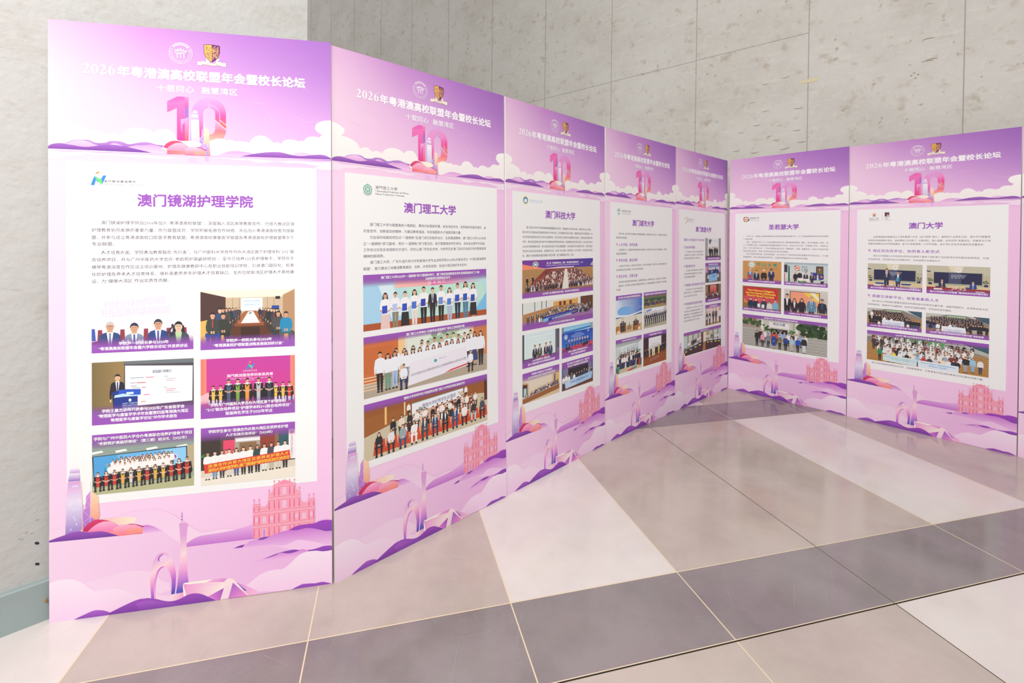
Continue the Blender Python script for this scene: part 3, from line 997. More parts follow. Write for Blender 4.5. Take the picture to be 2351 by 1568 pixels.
        for i, (t, a0, a1) in enumerate(lines):
            yb = (y1 - 11 - (n - 1 - i) * lead) if pos == 'b' else (s.y0 + 7 + max(ems) + i * lead)
            s.cap.text(t, s.X(a0), s.X(a1), yb, ems[i], C('f3f0f6'), .03)


def logo_n(k, x, y, s, lt=False):
    """slanted N with a green leaf stroke and an orange flame; s = its height"""
    T = lambda pts: [(x + a * s, y + b * s) for a, b in pts]
    k.poly(T([(0, 1), (.2, .38), (.36, .38), (.5, .72), (.44, .8), (.32, .62), (.22, 1)]), C('2f86dc'))
    k.poly(T([(.78, .28), (.97, .28), (.72, .9), (.6, .62)]), C('2f86dc'))
    k.poly(path(' '.join('%g,%g%s' % (x + a * s, y + b * s, e) for a, b, e in ((.26, .25, '*'), (.34, .42, ''), (.58, .52, ''), (.72, .7, ''), (.6, 1.02, '*'), (.56, .82, ''), (.4, .66, ''), (.28, .5, '')))), C('62d278'))
    k.poly(path(' '.join('%g,%g%s' % (x + a * s, y + b * s, e) for a, b, e in ((.28, .2, '*'), (.34, .07, ''), (.52, -.02, '*'), (.5, .12, '')))), C('f09a50'))


def shot(fn, x0, y0, x1, y1, seed):
    p = Photo(x0, y0, x1, y1, seed=seed)
    fn(p)
    return p


def p1a(p):
    p.r(0, 0, 1, 1, 'f6eef2', 'f0dcea')
    p.wr('构建全球合作网络', .115, .72, (.27, .2), .145, 'f0cce2')
    p.wr('开拓互惠共赢新局面', .085, .765, (.405, .36), .145, 'f0cce2')
    p.r(0, .86, 1, 1, 'c8a0c4')
    p.q([(0, .6), (.03, .6), (.04, .8), (0, .8)], '3a5ab0')
    for a in (.1, .315, .545, .77, .93):
        p.q([(a - .04, .62), (a + .0, .62), (a + .01, .92), (a - .05, .92)], '93384a')
    for a in (.0, .2, .42, .64):
        p.q([(a, .82), (a + .12, .78), (a + .13, .83), (a, .88)], '8a3344')
    p.person(.175, 1.5, 1.13, '2e4a7c', '34385e', hair='c9c4c4', pose='sit', shirt=WHITE, tie='7a8ab0', glass=True)
    p.person(.41, 1.55, 1.15, '7d90a8', '6a748c', pose='sit', shirt=WHITE, tie='3a5aa8', hair='2c3450')
    p.person(.645, 1.5, 1.15, '2c4684', '2c3866', pose='sit', shirt=WHITE, tie='4a58a0', glass=True, hair='3c3c50')
    p.person(.85, 1.55, 1.15, '3c5054', '3a3c50', pose='sit', shirt='b9d2a0', glass=True, hair='2a2430', long=.6)
    p.q([(.72, .72), (.79, .58), (.8, .6), (.735, .74)], '3a3a48')
    p.d(.79, .585, .014, .03, '3a3a48')
    p.q([(.75, .7), (.81, .68), (.82, .74), (.77, .77)], '34304a')
    for a in (.29, .34, .45, .48):
        p.r(a, .8, a + .02, .98, 'e2dcec')
    p.caption([('学院尹一桥院长参与2024年', .26, .75), ('“粤港澳高校联盟年会暨大学校长论坛”并发表讲话', .065, .94)])


def p1b(p):
    p.r(0, 0, 1, 1, 'a88a6a')
    p.r(0, 0, 1, .14, 'e8e0c8', 'efe8d0')
    p.q([(.0, .02), (.26, .12), (.26, .6), (0, .75)], '4e3630')
    p.q([(.0, .0), (.3, .1), (.9, .1), (1, .0)], 'f0ead2')
    p.r(.26, .13, .87, .48, 'c9b294')
    for a in (.33, .4, .7, .77):
        p.r(a, .13, a + .006, .46, 'a08a70')
    p.r(.42, .14, .65, .36, 'e4f0f6')
    p.wr('粤港澳高校护理联盟', .45, .62, .21, .04, '9ab4d2')
    p.wr('战略发展规划研讨会', .45, .62, .27, .04, '9ab4d2')
    p.q([(.87, .1), (1, .0), (1, .8), (.87, .6)], 'b48c68')
    p.r(.79, .12, .84, .17, '2c2826')
    p.r(.75, .28, .83, .36, '2a4aa0')
    p.q([(.0, .7), (.3, .55), (.8, .55), (1, .75), (1, 1), (0, 1)], '53402f')
    p.q([(.47, .36), (.58, .36), (.77, .58), (.28, .58)], 'a8643c')
    p.q([(.5, .37), (.55, .37), (.62, .57), (.42, .57)], 'ece8ea')
    p.blob(.525, .4, .02, 6, ('5a8a4a', '4a7a3a'))
    p.r(.28, .58, .77, .62, '8e4e2c')
    p.r(.33, .62, .72, .84, '5c3420')
    p.r(.42, .64, .62, .84, '3e2418')
    for i in range(7):
        t = i / 6
        p.person(.40 - .20 * t, .52 + .34 * t, .22 + .34 * t, ('3c4a44', '5a3a3c', '3a4a6c', '2f3431')[i % 4], DARK, long=i % 2 * .6)
        p.person(.62 + .19 * t, .51 + .34 * t, .2 + .32 * t, ('2c2c30', '3a3c44', '6a3a3c', '2f3431')[i % 4], DARK, long=(i + 1) % 2)
    for a, b in ((.05, .72), (.2, .86), (.93, .85)):
        p.q([(a - .05, b - .2), (a + .02, b - .22), (a + .05, b), (a + .06, b + .2), (a - .05, b + .2)], 'dfb25c')
    p.person(.235, .98, .66, '343834', '2c2a2a', pose='sit', hair=BLACK)
    p.person(.125, 1.02, .72, '3c423c', '2c4aa0', pose='sit', tie='c03a44')
    p.person(.82, .95, .64, '4a4c4c', '34383a', pose='sit', long=.5)
    p.person(.905, 1.0, .68, '1f86b4', '4a5a4c', pose='sit')
    p.caption([('学院尹一桥院长参与2024年', .265, .75), ('“粤港澳高校护理联盟战略发展规划研讨会”', .13, .875)])


def p1c(p):
    p.r(0, 0, 1, 1, '8c7446', 'a08454')
    p.hg(0, .0, .31, .86, '7c6a42', '9a7e4e')
    p.q([(.3, 0), (1, 0), (1, .1), (.3, .06)], '6e7478')
    p.r(.0, .78, 1, 1, '8c76a0')
    p.q([(.31, .05), (1, .07), (1, .78), (.3, .74)], '4e4a50')
    p.q([(.318, .07), (.99, .12), (.985, .7), (.318, .735)], 'f0f1f4')
    p.wr('衰弱盛行率概况', .585, .775, .21, .055, '4a5a78', .01)
    for b, a0, a1, c in ((.27, .37, .5, 'a8aeb8'), (.27, .52, .6, 'd88a94'), (.35, .37, .42, 'a8aeb8'), (.35, .43, .52, 'd06a78'), (.4, .37, .43, 'a8aeb8'), (.43, .39, .46, 'b8bcc4'), (.43, .48, .52, 'd88a94'),
                         (.27, .7, .74, 'b8bcc4'), (.31, .72, .82, 'cfc0cc'), (.34, .72, .8, 'cfc0cc'), (.45, .7, .73, 'b8bcc4'), (.48, .72, .82, 'd8aab4'), (.51, .72, .8, 'd8aab4'), (.54, .72, .86, 'c8ccd4'), (.55, .5, .56, 'd88a94'), (.66, .47, .52, 'd88a94')):
        p.r(a0, b, a1, b + .014, c)
    p.person(.245, .96, .76, '26222a', '1e1c22', shirt=WHITE, tie='2a3a8a')
    p.q([(.19, .49), (.29, .45), (.47, .46), (.47, .55), (.44, .56), (.44, .86), (.2, .86), (.21, .56)], '1a358c')
    p.q([(.26, .46), (.47, .46), (.47, .55), (.25, .55)], '2858c8')
    p.q([(.22, .54), (.3, .52), (.38, .55), (.46, .55), (.46, .57), (.3, .57), (.21, .58)], 'bfe0f4')
    p.r(.33, .5, .4, .535, 'd8e8f8')
    p.d(.365, .63, .014, .026, 'cfeaf2')
    for i, t in enumerate(('2025年广东省医学会', '物理医学与康复学学术年会', '暨第四届粤港澳大湾区', '物理医学与康复学论坛')):
        p.wr(t, .29, .44, .69 + i * .035, .028, 'cfdcf4')
    p.caption([('学院王嘉杰讲师代表参与2025年广东省医学会', .095, .905), ('“物理医学与康复学学术年会暨第四届粤港澳大湾区', .055, .945), ('物理医学与康复学论坛”并作学术报告', .18, .83)])


def p1d(p):
    p.r(0, 0, 1, 1, 'c23f9e', 'd83a86')
    p.hg(0, 0, .06, .75, 'e07a68', 'e88878')
    p.hg(.95, 0, 1, .75, 'e88878', 'e07a68')
    p.r(0, .74, 1, 1, 'e05a70', 'b85cae')
    logo_n(p, p.X(.475), p.Y(.07), p.h * .14)
    p.wr('2024/2025', .44, .59, .245, .042, 'f4d8ee')
    p.wr('澳門鏡湖護理學院畢業典禮', .27, .76, .325, .058, 'f6e4f2', .02)
    p.wr('Kiang Wu Nursing College of Macau Graduation Ceremony', .27, .76, .37, .036, 'f2d0ea')
    p.wr('2025.6.28', .48, .555, .4, .03, 'f2d0ea')
    p.q([(0, .62), (.08, .56), (.1, .74), (0, .76)], 'f0b8c0')
    for a, g in ((.13, 'e8c04a'), (.205, 'e8c04a'), (.43, '8a8a9a'), (.64, 'e8c04a'), (.79, 'e8c04a'), (.87, 'e8c04a'), (.94, 'd83a34')):
        p.q([(a - .04, .6), (a + .04, .6), (a + .05, .78), (a - .05, .78)], 'f0ecf0')
        p.person(a, .79, .37, gown=g, pose='sit', cap=True)
    for a, g in ((.29, '4a5a7c'), (.385, '78a04a'), (.485, 'e8963a'), (.605, 'b8b8c0'), (.72, '3a4250')):
        p.person(a, .82, .46, gown=g, cap=True, front=True)
    p.caption([('学院与广州医科大学合办大湾区首个护理本科', .1, .9), ('“2+2”联合培养项目“护理学本科2+2联合培养项目”', .055, .955), ('首届两名学生于2025年毕业', .255, .755)])


def p1e(p):
    p.r(0, 0, 1, 1, '8c9a94', '98a898')
    for a in (.05, .28, .58, .88):
        p.q([(a - .06, .29), (a + .04, .27), (a + .06, .3), (a - .05, .325)], 'f2f4ee')
    p.q([(.93, .3), (1, .28), (1, .8), (.93, .8)], 'b8a884')
    p.q([(.0, .36), (.93, .3), (.935, .72), (.02, .82)], '2c2c30')
    p.q([(.012, .37), (.92, .315), (.925, .7), (.022, .8)], '4ea2dc')
    p.q([(.24, .36), (.66, .335), (.67, .6), (.24, .65)], '6ab4e6')
    p.q([(.66, .335), (.92, .32), (.925, .7), (.8, .7)], '8cc8ee')
    p.wr('粤澳联合培养护理骨干', .34, .56, (.445, .43), .045, 'e0c8ea')
    p.wr('「老龄照护高级研修班」第三期结业礼', .27, .64, (.5, .48), .04, 'e0c8ea')
    logo_n(p, p.X(.11), p.Y(.5), p.h * .12)
    logo_n(p, p.X(.265), p.Y(.365), p.h * .045)
    p.d(.8, .47, .035, .05, 'e8dcee')
    p.d(.8, .47, .025, .036, '8a5cb0')
    p.q([(0, .76), (1, .68), (1, 1), (0, 1)], '93a888')
    p.q([(0, .88), (1, .84), (1, 1), (0, 1)], 'b4b48a')
    p.row(.2, .78, .72, .66, 15, .3, (WHITE,), (DARK,))
    p.row(.23, .72, .75, .7, 13, .3, (WHITE,), (DARK,))
    p.row(.17, .75, .8, .74, 13, .3, (WHITE,), (DARK,))
    g = ('cc3a30', 'cc3a30', 'cc3a30', 'dcae40', 'd8d2c4', 'dcae40', 'cc3a30', 'dcae40', 'dcae40', 'cc3a30', 'cc3a30', 'cc3a30')
    for i, c in enumerate(g):
        t = i / 11
        p.person(.055 + .875 * t, .955 - .085 * t, .37 + .06 * max(0, t - .7) / .3, gown=c, pose='sit', long=i % 3 == 1)
    p.caption([('学院与广州中医药大学合办粤澳联合培养护理骨干项目', .02, .98), ('“老龄照护高级研修班”（第三期）结业礼（2025年）', .055, .93)], 't')


def p1f(p):
    p.r(0, 0, 1, 1, '5a4436', '4a3a30')
    p.r(0, .12, .2, .72, '3a302a')
    p.r(.23, .24, .35, .48, 'e0486a')
    p.r(.35, .2, .62, .5, 'a89c8c')
    p.r(.36, .22, .62, .28, 'e8e8ea')
    p.r(.4, .3, .58, .48, '8a6848')
    p.r(.62, .18, .78, .48, '8e3c2a')
    p.r(.78, .1, .82, .7, '8c6446')
    p.r(.82, .12, .94, .72, '2f5a60')
    p.r(.93, .12, 1, .66, 'f0ecec')
    p.d(.965, .185, .025, .03, 'e08a96')
    for i, ch in enumerate('香蜜湖街道长者服务中心'):
        p.wr(ch, .95, .98, .27 + i * .036, .034, 'b85a62')
    p.q([(0, .74), (1, .68), (1, 1), (0, 1)], 'd9cdb9')
    p.q([(0, .86), (1, .8), (1, 1), (0, 1)], 'e8e0d0')
    p.blob(.01, .48, .03, 12, ('3a7a3a', '2f6a34'))
    p.person(.34, .75, .34, '3a2c2a', DARK)
    p.person(.26, .78, .38, 'd8a098', DARK)
    bots = ('dcd4c4', '6a90b4', '3a3a40', 'd8d0c4', '4a5a8a', '2c2a2c', '2a2a2c', '2a2a2e', 'dedede', 'b8b4a0', 'd2ccbe', '2c2c2e')
    tops = (WHITE, WHITE, WHITE, WHITE, WHITE, WHITE, WHITE, '2f4a44', WHITE, '4a4c54', WHITE, WHITE)
    for i in range(12):
        t = i / 11
        p.person(.07 + .82 * t, .91 - .1 * t, .49, tops[i], bots[i], long=(i in (1, 2, 4, 5, 7, 8, 9)) * .7, front=True)
    p.q([(.03, .635), (.94, .5), (.95, .665), (.04, .79)], 'd6402c')
    p.wr('深 澳 合 作 共 育 大 湾 区 优 质 养 老 护 理 人 才', .075, .93, (.695, .575), .062, 'f0d040', .015)
    p.wr('深圳大学护理学院-澳门镜湖护理学院实践交流项目', .075, .935, (.77, .65), .066, 'f0d040', .02)
    p.caption([('学院学生参与“深澳合作共育大湾区优质养老护理', .08, .925), ('人才实践交流项目”（2024年）', .26, .755)], 't')


def p2a(p):
    p.r(0, 0, 1, 1, 'bfe4e4', 'a8d8e0')
    p.q([(0, .2), (.2, .2), (.3, .9), (0, .9)], 'a8d4ee')
    p.q([(.1, .2), (.2, .2), (.29, .75), (.2, .85)], 'd8ecf4')
    p.q([(.3, .26), (.95, .26), (1, .6), (.7, .9), (.4, .9)], 'bfe6d6')
    p.q([(1, .5), (1, .9), (.88, .9)], '7cc0e8')
    p.hg(.22, .12, .95, .27, 'f6c0b0', 'e878a8')
    p.hg(.5, .12, 1, .27, 'ec5a9c', 'b8e4e8')
    p.wr('結業儀式', .47, .62, .235, .1, 'f8e4ee')
    p.r(0, .88, 1, 1, 'b0562a')
    bots = ('e8c8c4', '8a8672', '2c2a2a', 'e8dcd4', '2c2a2c', '2c2c30', '2a282a', 'b4bcd4', '30344c', '54809c', '322c2c')
    hold = ('2c50c0', 'b8c8f0', '2c50c0', '4a74d0', '2444b4', None, '6a90dc', '4a80dc', '2c58c4', '2c58c0', '2c50b4')
    lon = (1.3, 0, 0, .7, 0, 0, 0, 1.2, 0, 1.3, 1.1)
    for i in range(11):
        t = i / 10
        x = .15 + .72 * t
        if i == 5:
            p.person(x, 1.06, .75, '2e2c30', '2c2a2c', shirt=WHITE, tie='2a4a9a', leg=True)
        else:
            p.person(x, (1.1, 1.04, 1.08, 1.06, 1.04, 0, 1.04, 1.04, 1.02, 1.04, 1.06)[i], (.76, .7, .74, .74, .76, 0, .76, .7, .76, .8, .78)[i], 'f4f2f4', bots[i], long=lon[i], hold=hold[i], skirt=.12 if i in (0, 2, 10) else None)
    p.caption([('澳门理工大学2025年“一国两制”研习营顺利举行，澳门特区政府教育及青年发展局副局长丁少雄', .12, .93), ('向参营师生颁发结业证书', .455, .66)], 't', 19, .26, .5)


def p2b(p):
    p.r(0, 0, 1, 1, 'e4e0d4', 'd8ccbc')
    p.q([(0, 0), (.24, 0), (.24, .8), (0, .8)], 'd07038')
    for i in range(14):
        p.r(0, .2 + i * .03, .2, .207 + i * .03, 'b85c2c')
    p.r(.24, 0, .29, .8, 'f0c890')
    p.r(.31, .1, .83, .6, 'dfe8dc')
    p.blob(.58, .25, .09, 26, ('8aa888', 'a8c09c', 'b8ccb0'))
    p.blob(.7, .2, .06, 16, ('9cba8c', 'b4cca4'))
    p.r(.83, 0, .87, .7, 'e8c8a0')
    p.r(.87, 0, 1, .7, 'd4824c')
    for i in range(9):
        p.r(.88, .15 + i * .05, .99, .158 + i * .05, 'b8662c')
    p.q([(0, .78), (.3, .7), (.85, .66), (1, .68), (1, 1), (0, 1)], 'b4a692')
    for i in range(5):
        p.r(0, .66 + i * .05, .14, .68 + i * .05, 'e8c8a0')
    p.row(.42, .84, .8, .76, 9, .6, ('eef0f6',), (DARK,), longs=(0,))
    p.row(.22, .42, .86, .8, 4, .58, ('eef0f6',), (DARK,))
    p.row(.30, .78, .88, .84, 10, .56, ('eef0f6',), (DARK, '6a90b4'), longs=(1, .8))
    p.person(.82, .86, .64, 'eef0f6', '2c2a2c', long=1.2)
    p.person(.88, .86, .66, 'eef0f6', '3a4a7a', long=.5, skirt=.15)
    p.person(.94, .88, .68, 'eef0f6', '2c2a2c', long=.6)
    p.person(.11, .95, .68, 'eef0f6', '2a282a')
    p.person(.165, .94, .62, 'eef0f6', '6c9a88', long=.8)
    p.person(.215, .94, .64, 'eef0f6', 'a8c0dc', long=1.1)
    p.q([(.33, .56), (.8, .46), (.82, .83), (.31, .955)], 'ece8f2')
    p.q([(.66, .83), (.82, .78), (.82, .81), (.6, .88)], 'd8504c')
    p.d(.53, .61, .014, .03, '4ab0b4')
    p.wr('澳門理工大學', .56, .62, (.6, .59), .03, '8a94a8')
    p.wr('紀念中國人民抗日戰爭暨世界反法西斯戰爭勝利80周年系列活動', .335, .8, (.8, .7), .052, '6a6478')
    p.person(.28, 1.0, .5, 'eef0f6', '2c3460', pose='sit')
    p.person(.84, .96, .46, 'eef0f6', '2a282a', pose='sit')
    p.caption([('澳门理工大学举办“与理寻迹·爱国践行”参访之旅收获丰富', .3, .785)], 't', 20, .2, .5)


def p2c(p):
    p.r(0, 0, 1, 1, '9a5a24', 'b4702c')
    for i in range(16):
        p.r(0, .14 + i * .022, 1, .147 + i * .022, '8a4c1e')
    p.q([(0, .5), (.26, .4), (.9, .36), (1, .4), (1, 1), (0, 1)], 'cfc2a4')
    p.q([(0, .24), (.27, .24), (.27, .42), (0, .58)], 'a0602a')
    p.r(.14, .13, .155, .45, 'f0c078')
    p.r(.28, .13, .29, .38, 'f2d8a8')
    p.r(.97, .05, 1, .55, '5a2c20')
    p.q([(.34, .2), (.77, .16), (.77, .34), (.34, .4)], 'eef0f2')
    p.q([(.34, .2), (.77, .16), (.77, .17), (.34, .212)], '8ac0e0')
    p.blob(.4, .35, .03, 10, ('a8a8a4', '8c8c88'), .4)
    p.blob(.74, .26, .03, 8, ('c8b8a0', 'd8c8b0'), .4)
    p.wr('暨南大学优秀学生访澳团', .42, .7, (.335, .29), .085, '6a5c9c', .005)
    p.person(.315, .44, .28, WHITE, DARK)
    p.person(.795, .4, .28, WHITE, DARK)
    tp = (WHITE, WHITE, '2c2a2e', 'ecdcc8', '24222a', 'f0ece6', '3a3a3e')
    for j in range(5):
        p.heads(.36 - j * .03, .86 + j * .012, .42 + j * .045, .34 + j * .05, 12 - j, .12 + j * .015, tp, 'cc5a28')
    p.row(.2, .44, .74, .68, 5, .4, tp, (DARK,), pose='sit')
    p.row(.5, .88, .68, .62, 6, .36, tp, (DARK,), pose='sit')
    for i in range(11):
        t = i / 10
        p.q([(.07 + .85 * t, .7 - .04 * t), (.14 + .85 * t, .69 - .04 * t), (.15 + .85 * t, .93 - .06 * t), (.06 + .85 * t, .95 - .06 * t)], 'd2481e')
    tops = ('2c2a2c', 'e8e6e8', '9aaab0', 'f2f0f0', '3c4c54', '2c4468', '2a2a2c', '2f5480', 'f0eee8', '34323a', '4a4e5c')
    bots = ('2a2a2c', '2c2a2c', '3c5078', 'f0eeee', '3a4850', '2a3c60', '262628', '2f4a74', '2a2a2a', 'b4d0d0', '2a2a2c')
    for i in range(11):
        t = i / 10
        p.person(.1 + .85 * t, 1.0 - .08 * t, .5, tops[i], bots[i], pose='sit', long=(1.2, 0, 0, .8, 0, 0, 1, 0, 1, .8, 1)[i], shirt=WHITE if i in (4, 5, 6, 7) else None, tie='7aa0d8' if i == 5 else None)
    p.caption([('暨南大学优秀学生代表团到访澳门理工大学促进湾区高校合作', .28, .785)], 't', 20, .16, .5)


def p3a(p):
    p.r(0, 0, 1, 1, 'b88c58', 'a87c4c')
    p.rect(p.x0, p.y0, p.x0 + p.w, p.Y(.25), multi((p.X(0), 0), (p.X(1), 0), ((0, '7c3a9c'), (.25, 'e04a9c'), (.5, '8a3aa0'), (1, '4a3c9c'))))
    p.q([(0, .1), (.3, .25), (0, .25)], 'f2906c')
    p.q([(.5, .21), (.7, .22), (.7, .25), (.2, .25)], 'e8d8ee')
    p.d(.165, .12, .037, .085, 'efe08a')
    p.d(.165, .12, .028, .066, '3a74c4')
    p.r(.15, .09, .18, .15, 'f0f2f6')
    p.wr('第二屆「探索醫學前沿」峰會：轉化醫學與藥物研發', .31, .77, .12, .062, 'f4ecf6', .02)
    p.wr('2nd Frontiers in Medicine Summit: Advances in Translational Medicine & Drug Development', .3, .78, .175, .05, 'e8d8f2')
    p.wr('MUST', .8, .84, .13, .05, 'f0e4f6', .02)
    p.q([(.95, .2), (1, .08), (1, .22)], 'd0a8c8')
    p.q([(.3, .25), (.7, .25), (.96, .72), (.02, .8)], '8e3a30')
    tp = ('2a2830', WHITE, '3a3c4c', '2c2a2c', 'd8d0cc', '5a5464')
    for j in range(11):
        t = j / 10
        y = .3 + t * .4
        sp = .16 + .32 * t
        p.heads(.56 - .02 * t - sp, .55 - .03 * t, y + .03 * t, y, 10 + j // 3, .07 + .05 * t, tp, 'b03a30')
        p.heads(.6 + .01 * t, .62 + .02 * t + sp * .9, y, y + .0, 10 + j // 3, .07 + .05 * t, tp, 'b03a30')
    p.q([(.56, .28), (.595, .28), (.625, .85), (.52, .87)], 'e8e2d6')
    p.person(.06, .74, .3, '26242a', DARK)
    p.person(.13, .7, .28, '26242a', DARK)
    p.person(.3, .46, .18, '34323a', DARK)
    p.person(.81, .42, .18, '7a94b0', DARK)
    p.row(.05, .5, .88, .84, 12, .26, ('2a2830', '34384c', '26242a'), ('2a282c',), pose='sit', shirt=WHITE, longs=(0,))
    p.row(.63, .96, .83, .76, 10, .25, ('2a2830', '34384c', '6a7a88'), ('2a282c',), pose='sit', shirt=WHITE, longs=(0,))
    p.caption([('2025年第二届“探索医学前沿”峰会：转化医学与药物研发论坛', .25, .775)], 'b', 18, .24, .5)


def p3b(p):
    p.r(0, 0, 1, 1, 'c08c4c', 'b0805c')
    p.q([(0, 0), (.4, .0), (.4, .25), (0, .42)], 'dfe4de')
    for a in (0, .15, .24, .3):
        p.r(a, 0, a + .008, .42 - a * .5, '3c3a3c')
    p.r(.4, .0, .76, .25, 'e0a858')
    p.q([(.35, 0), (.78, 0), (.72, .06), (.4, .08)], 'eae0cc')
    for a in (.48, .54, .63):
        p.r(a, .1, a + .035, .26, '6a3c28')
    p.r(.76, .0, .8, .3, 'e2e4e0')
    for i in range(10):
        p.r(.8 + i * .02, 0, .82 + i * .02, .55, ('5c3826', '6c4630')[i % 2])
    p.q([(0, .72), (1, .55), (1, 1), (0, 1)], 'a070a8')
    p.blob(.69, .29, .02, 5, ('2a2626',))
    tp = ('2a2830', '3a3c4c', WHITE, '4c5a6c', 'b8a890')
    for j in range(7):
        p.heads(.34 - j * .025, .53, .33 + j * .05, .3 + j * .045, 10, .09 + j * .014, tp)
        p.heads(.57, .82 + j * .02, .28 + j * .035, .3 + j * .035, 12, .09 + j * .014, tp)
    p.person(.185, .62, .24, '3a5a80', DARK)
    p.row(.07, .24, .82, .76, 4, .42, ('2a2830',), ('26242a',), pose='sit', shirt=WHITE, longs=(0,))
    p.row(.79, .95, .68, .6, 4, .4, ('2a2830', '7a94b8'), ('26242a',), pose='sit', shirt=WHITE, longs=(0,))
    p.q([(.27, .61), (.77, .47), (.77, .64), (.26, .84)], '2c3c9c')
    p.q([(.26, .7), (.33, .66), (.33, .78), (.26, .84)], '8ac0e8')
    p.q([(.65, .56), (.77, .5), (.77, .6), (.68, .66)], '5a4c6c')
    p.wr('Macao International Forum on Space and Planetary Sciences', .33, .72, (.69, .58), .05, 'dfe4f6')
    p.wr('2024 澳門太空與行星科學國際論壇', .38, .66, (.76, .68), .075, 'f0f2fa', .02)
    p.caption([('2024年“澳门太空与行星科学国际论坛”合影', .335, .705)], 'b', 18, .34, .5)


def p3c(p):
    p.r(0, 0, 1, 1, '6a6c78', '8c6ca0')
    p.r(0, 0, .03, .85, '4a4c54')
    p.r(.03, 0, .9, .78, '34343c')
    p.r(.045, 0, .885, .75, 'd8ecf0', 'dcece6')
    for i, (a, b) in enumerate(((.15, .8), (.3, .65), (.25, .75), (.2, .8))):
        p.r(a, .1 + i * .1, b, .125 + i * .1, 'eaf4f4')
    p.r(.93, 0, 1, .6, '585a66')
    for a, t in ((.32, '2a2a2e'), (.45, '55554c'), (.62, '34364a'), (.74, '2a3658')):
        p.person(a, 1.08, .72, t, '2a2a2e', shirt=WHITE, tie='3a5ac0' if a < .4 else 'b04a5a')
    p.r(.44, .74, .52, .88, 'd8503c')
    p.r(.56, .72, .64, .84, 'dc6a6c')
    p.caption([('2025年教育论坛“高端对谈：', .26, .74), ('迎人工智能浪潮下的大学创新教育的构建”', .14, .88)], 'b', 17, .34)


def p3d(p):
    p.r(0, 0, 1, 1, '7c8c9c', '7a4c9c')
    p.r(.06, 0, .92, .2, '7ac4e4', 'b8e0f0')
    p.q([(.06, .14), (.92, .1), (.92, .16), (.06, .22)], '3c84cc')
    p.r(.94, 0, 1, .22, 'a8b0b4')
    p.r(0, .2, 1, .68, '2048b4', '3a74cc')
    p.d(.12, .33, .055, .085, 'dfe8ec')
    p.d(.12, .33, .042, .066, '2c5cb4')
    p.r(.1, .3, .145, .37, 'eef2f6')
    for i, (a, b) in enumerate(((.4, .6), (.3, .68), (.28, .7), (.36, .62))):
        p.r(a, .26 + i * .045, b, .275 + i * .045, 'a8c4ee')
    p.blob(.85, .25, .03, 6, ('e8ecf4',))
    for i in range(8):
        p.d(.22 + i * .085, .47, .024, .038, 'f0d8dc')
        p.d(.22 + i * .085, .465, .012, .018, '5a4a5c')
    p.q([(0, .68), (1, .62), (1, 1), (0, 1)], 'd2485c')
    p.row(.14, .88, .74, .68, 9, .22, ('2a3454', '2c3c64', '2a2c34'), ('26262c',), longs=(0,))
    p.q([(.1, .68), (.26, .67), (.26, .78), (.1, .8)], '2c2a34')
    p.q([(.64, .66), (.84, .6), (.84, .7), (.66, .76)], '34303c')
    for a in (.05, .3, .9):
        p.q([(a - .04, .74), (a + .04, .73), (a + .04, .8), (a - .04, .82)], '4a4450')
    p.caption([('澳科大与暨南大学签署战略合作协议，', .2, .82), ('深化大湾区科技创新合作', .28, .75)], 'b', 17, .4)


def p3e(p):
    p.r(0, 0, 1, 1, 'e6dcd0', 'e0cfae')
    p.q([(0, .3), (.15, .36), (.15, .72), (0, .8)], 'c8a070')
    p.q([(0, .36), (.12, .4), (.12, .74), (0, .76)], '4a362c')
    p.r(.03, .5, .1, .74, 'a8d4dc')
    p.q([(.8, .3), (1, .16), (1, .7), (.8, .66)], 'e0b870')
    p.q([(.85, .3), (.885, .29), (.885, .62), (.85, .64)], '2c5c9c')
    tp = ('3a4054', '2c2c38', '5a6478', WHITE, '34343c')
    for j in range(3):
        p.heads(.06 + .22 * (2 - j) * .6, .97, .66 + j * .06, .54 + j * .045, 17, .11 + j * .015, tp)
    p.q([(0, .82), (1, .66), (1, .86), (0, 1)], '9c6236')
    p.q([(0, .82), (1, .66), (1, .69), (0, .85)], 'c88c54')
    for i in range(10):
        p.q([(.04 + i * .095, .81 - i * .015), (.09 + i * .095, .8 - i * .015), (.09 + i * .095, .83 - i * .015), (.04 + i * .095, .84 - i * .015)], 'a8c0e8')
    p.q([(.1, 1), (1, .86), (1, 1)], 'dcc49c')
    p.caption([('“粤港澳大湾区知识产权法律联盟”', .22, .81), ('2025年学术会议“知识产权保护的创新与发展”', .14, .88)], 't', 17, .42)


def p3f(p):
    p.r(0, 0, 1, 1, '8c90b8', '6a4a3c')
    p.r(.19, .2, .84, .62, '26242a')
    for a in (.03, .98):
        p.q([(a - .03, .1), (a + .01, .1), (a + .01, .7), (a - .03, .7)], '3a5ca4')
    p.q([(0, .92), (1, .86), (1, 1), (0, 1)], '7c4a34')
    tops = (WHITE, WHITE, WHITE, '5a6a84', WHITE, '3a3a44', '4a3a3c', '34384c', '3c4464', '3a3c48', '8a94a4', '3a3a34')
    for i in range(12):
        p.person(.05 + .9 * i / 11, .99 - .05 * i / 11, .52 + .04 * (i in (1, 3, 8, 10)), tops[i], '2a2a2e', long=(i in (0, 4, 11)) * .7, front=True)
    p.q([(.08, .69), (.98, .6), (.95, .86), (.11, .95)], 'a8c8e8')
    p.q([(.1, .7), (.5, .67), (.4, .92), (.12, .94)], 'bcd6ee')
    p.wr('粵港澳高校中醫藥發展聯盟成立大會', .26, .82, (.805, .76), .075, '3a6ac0', .01)
    p.caption([('澳门科技大学与香港理工大学、暨南大学', .16, .87), ('举办成立“粤港澳高校中医药发展联盟”', .17, .84)], 't', 17, .36)


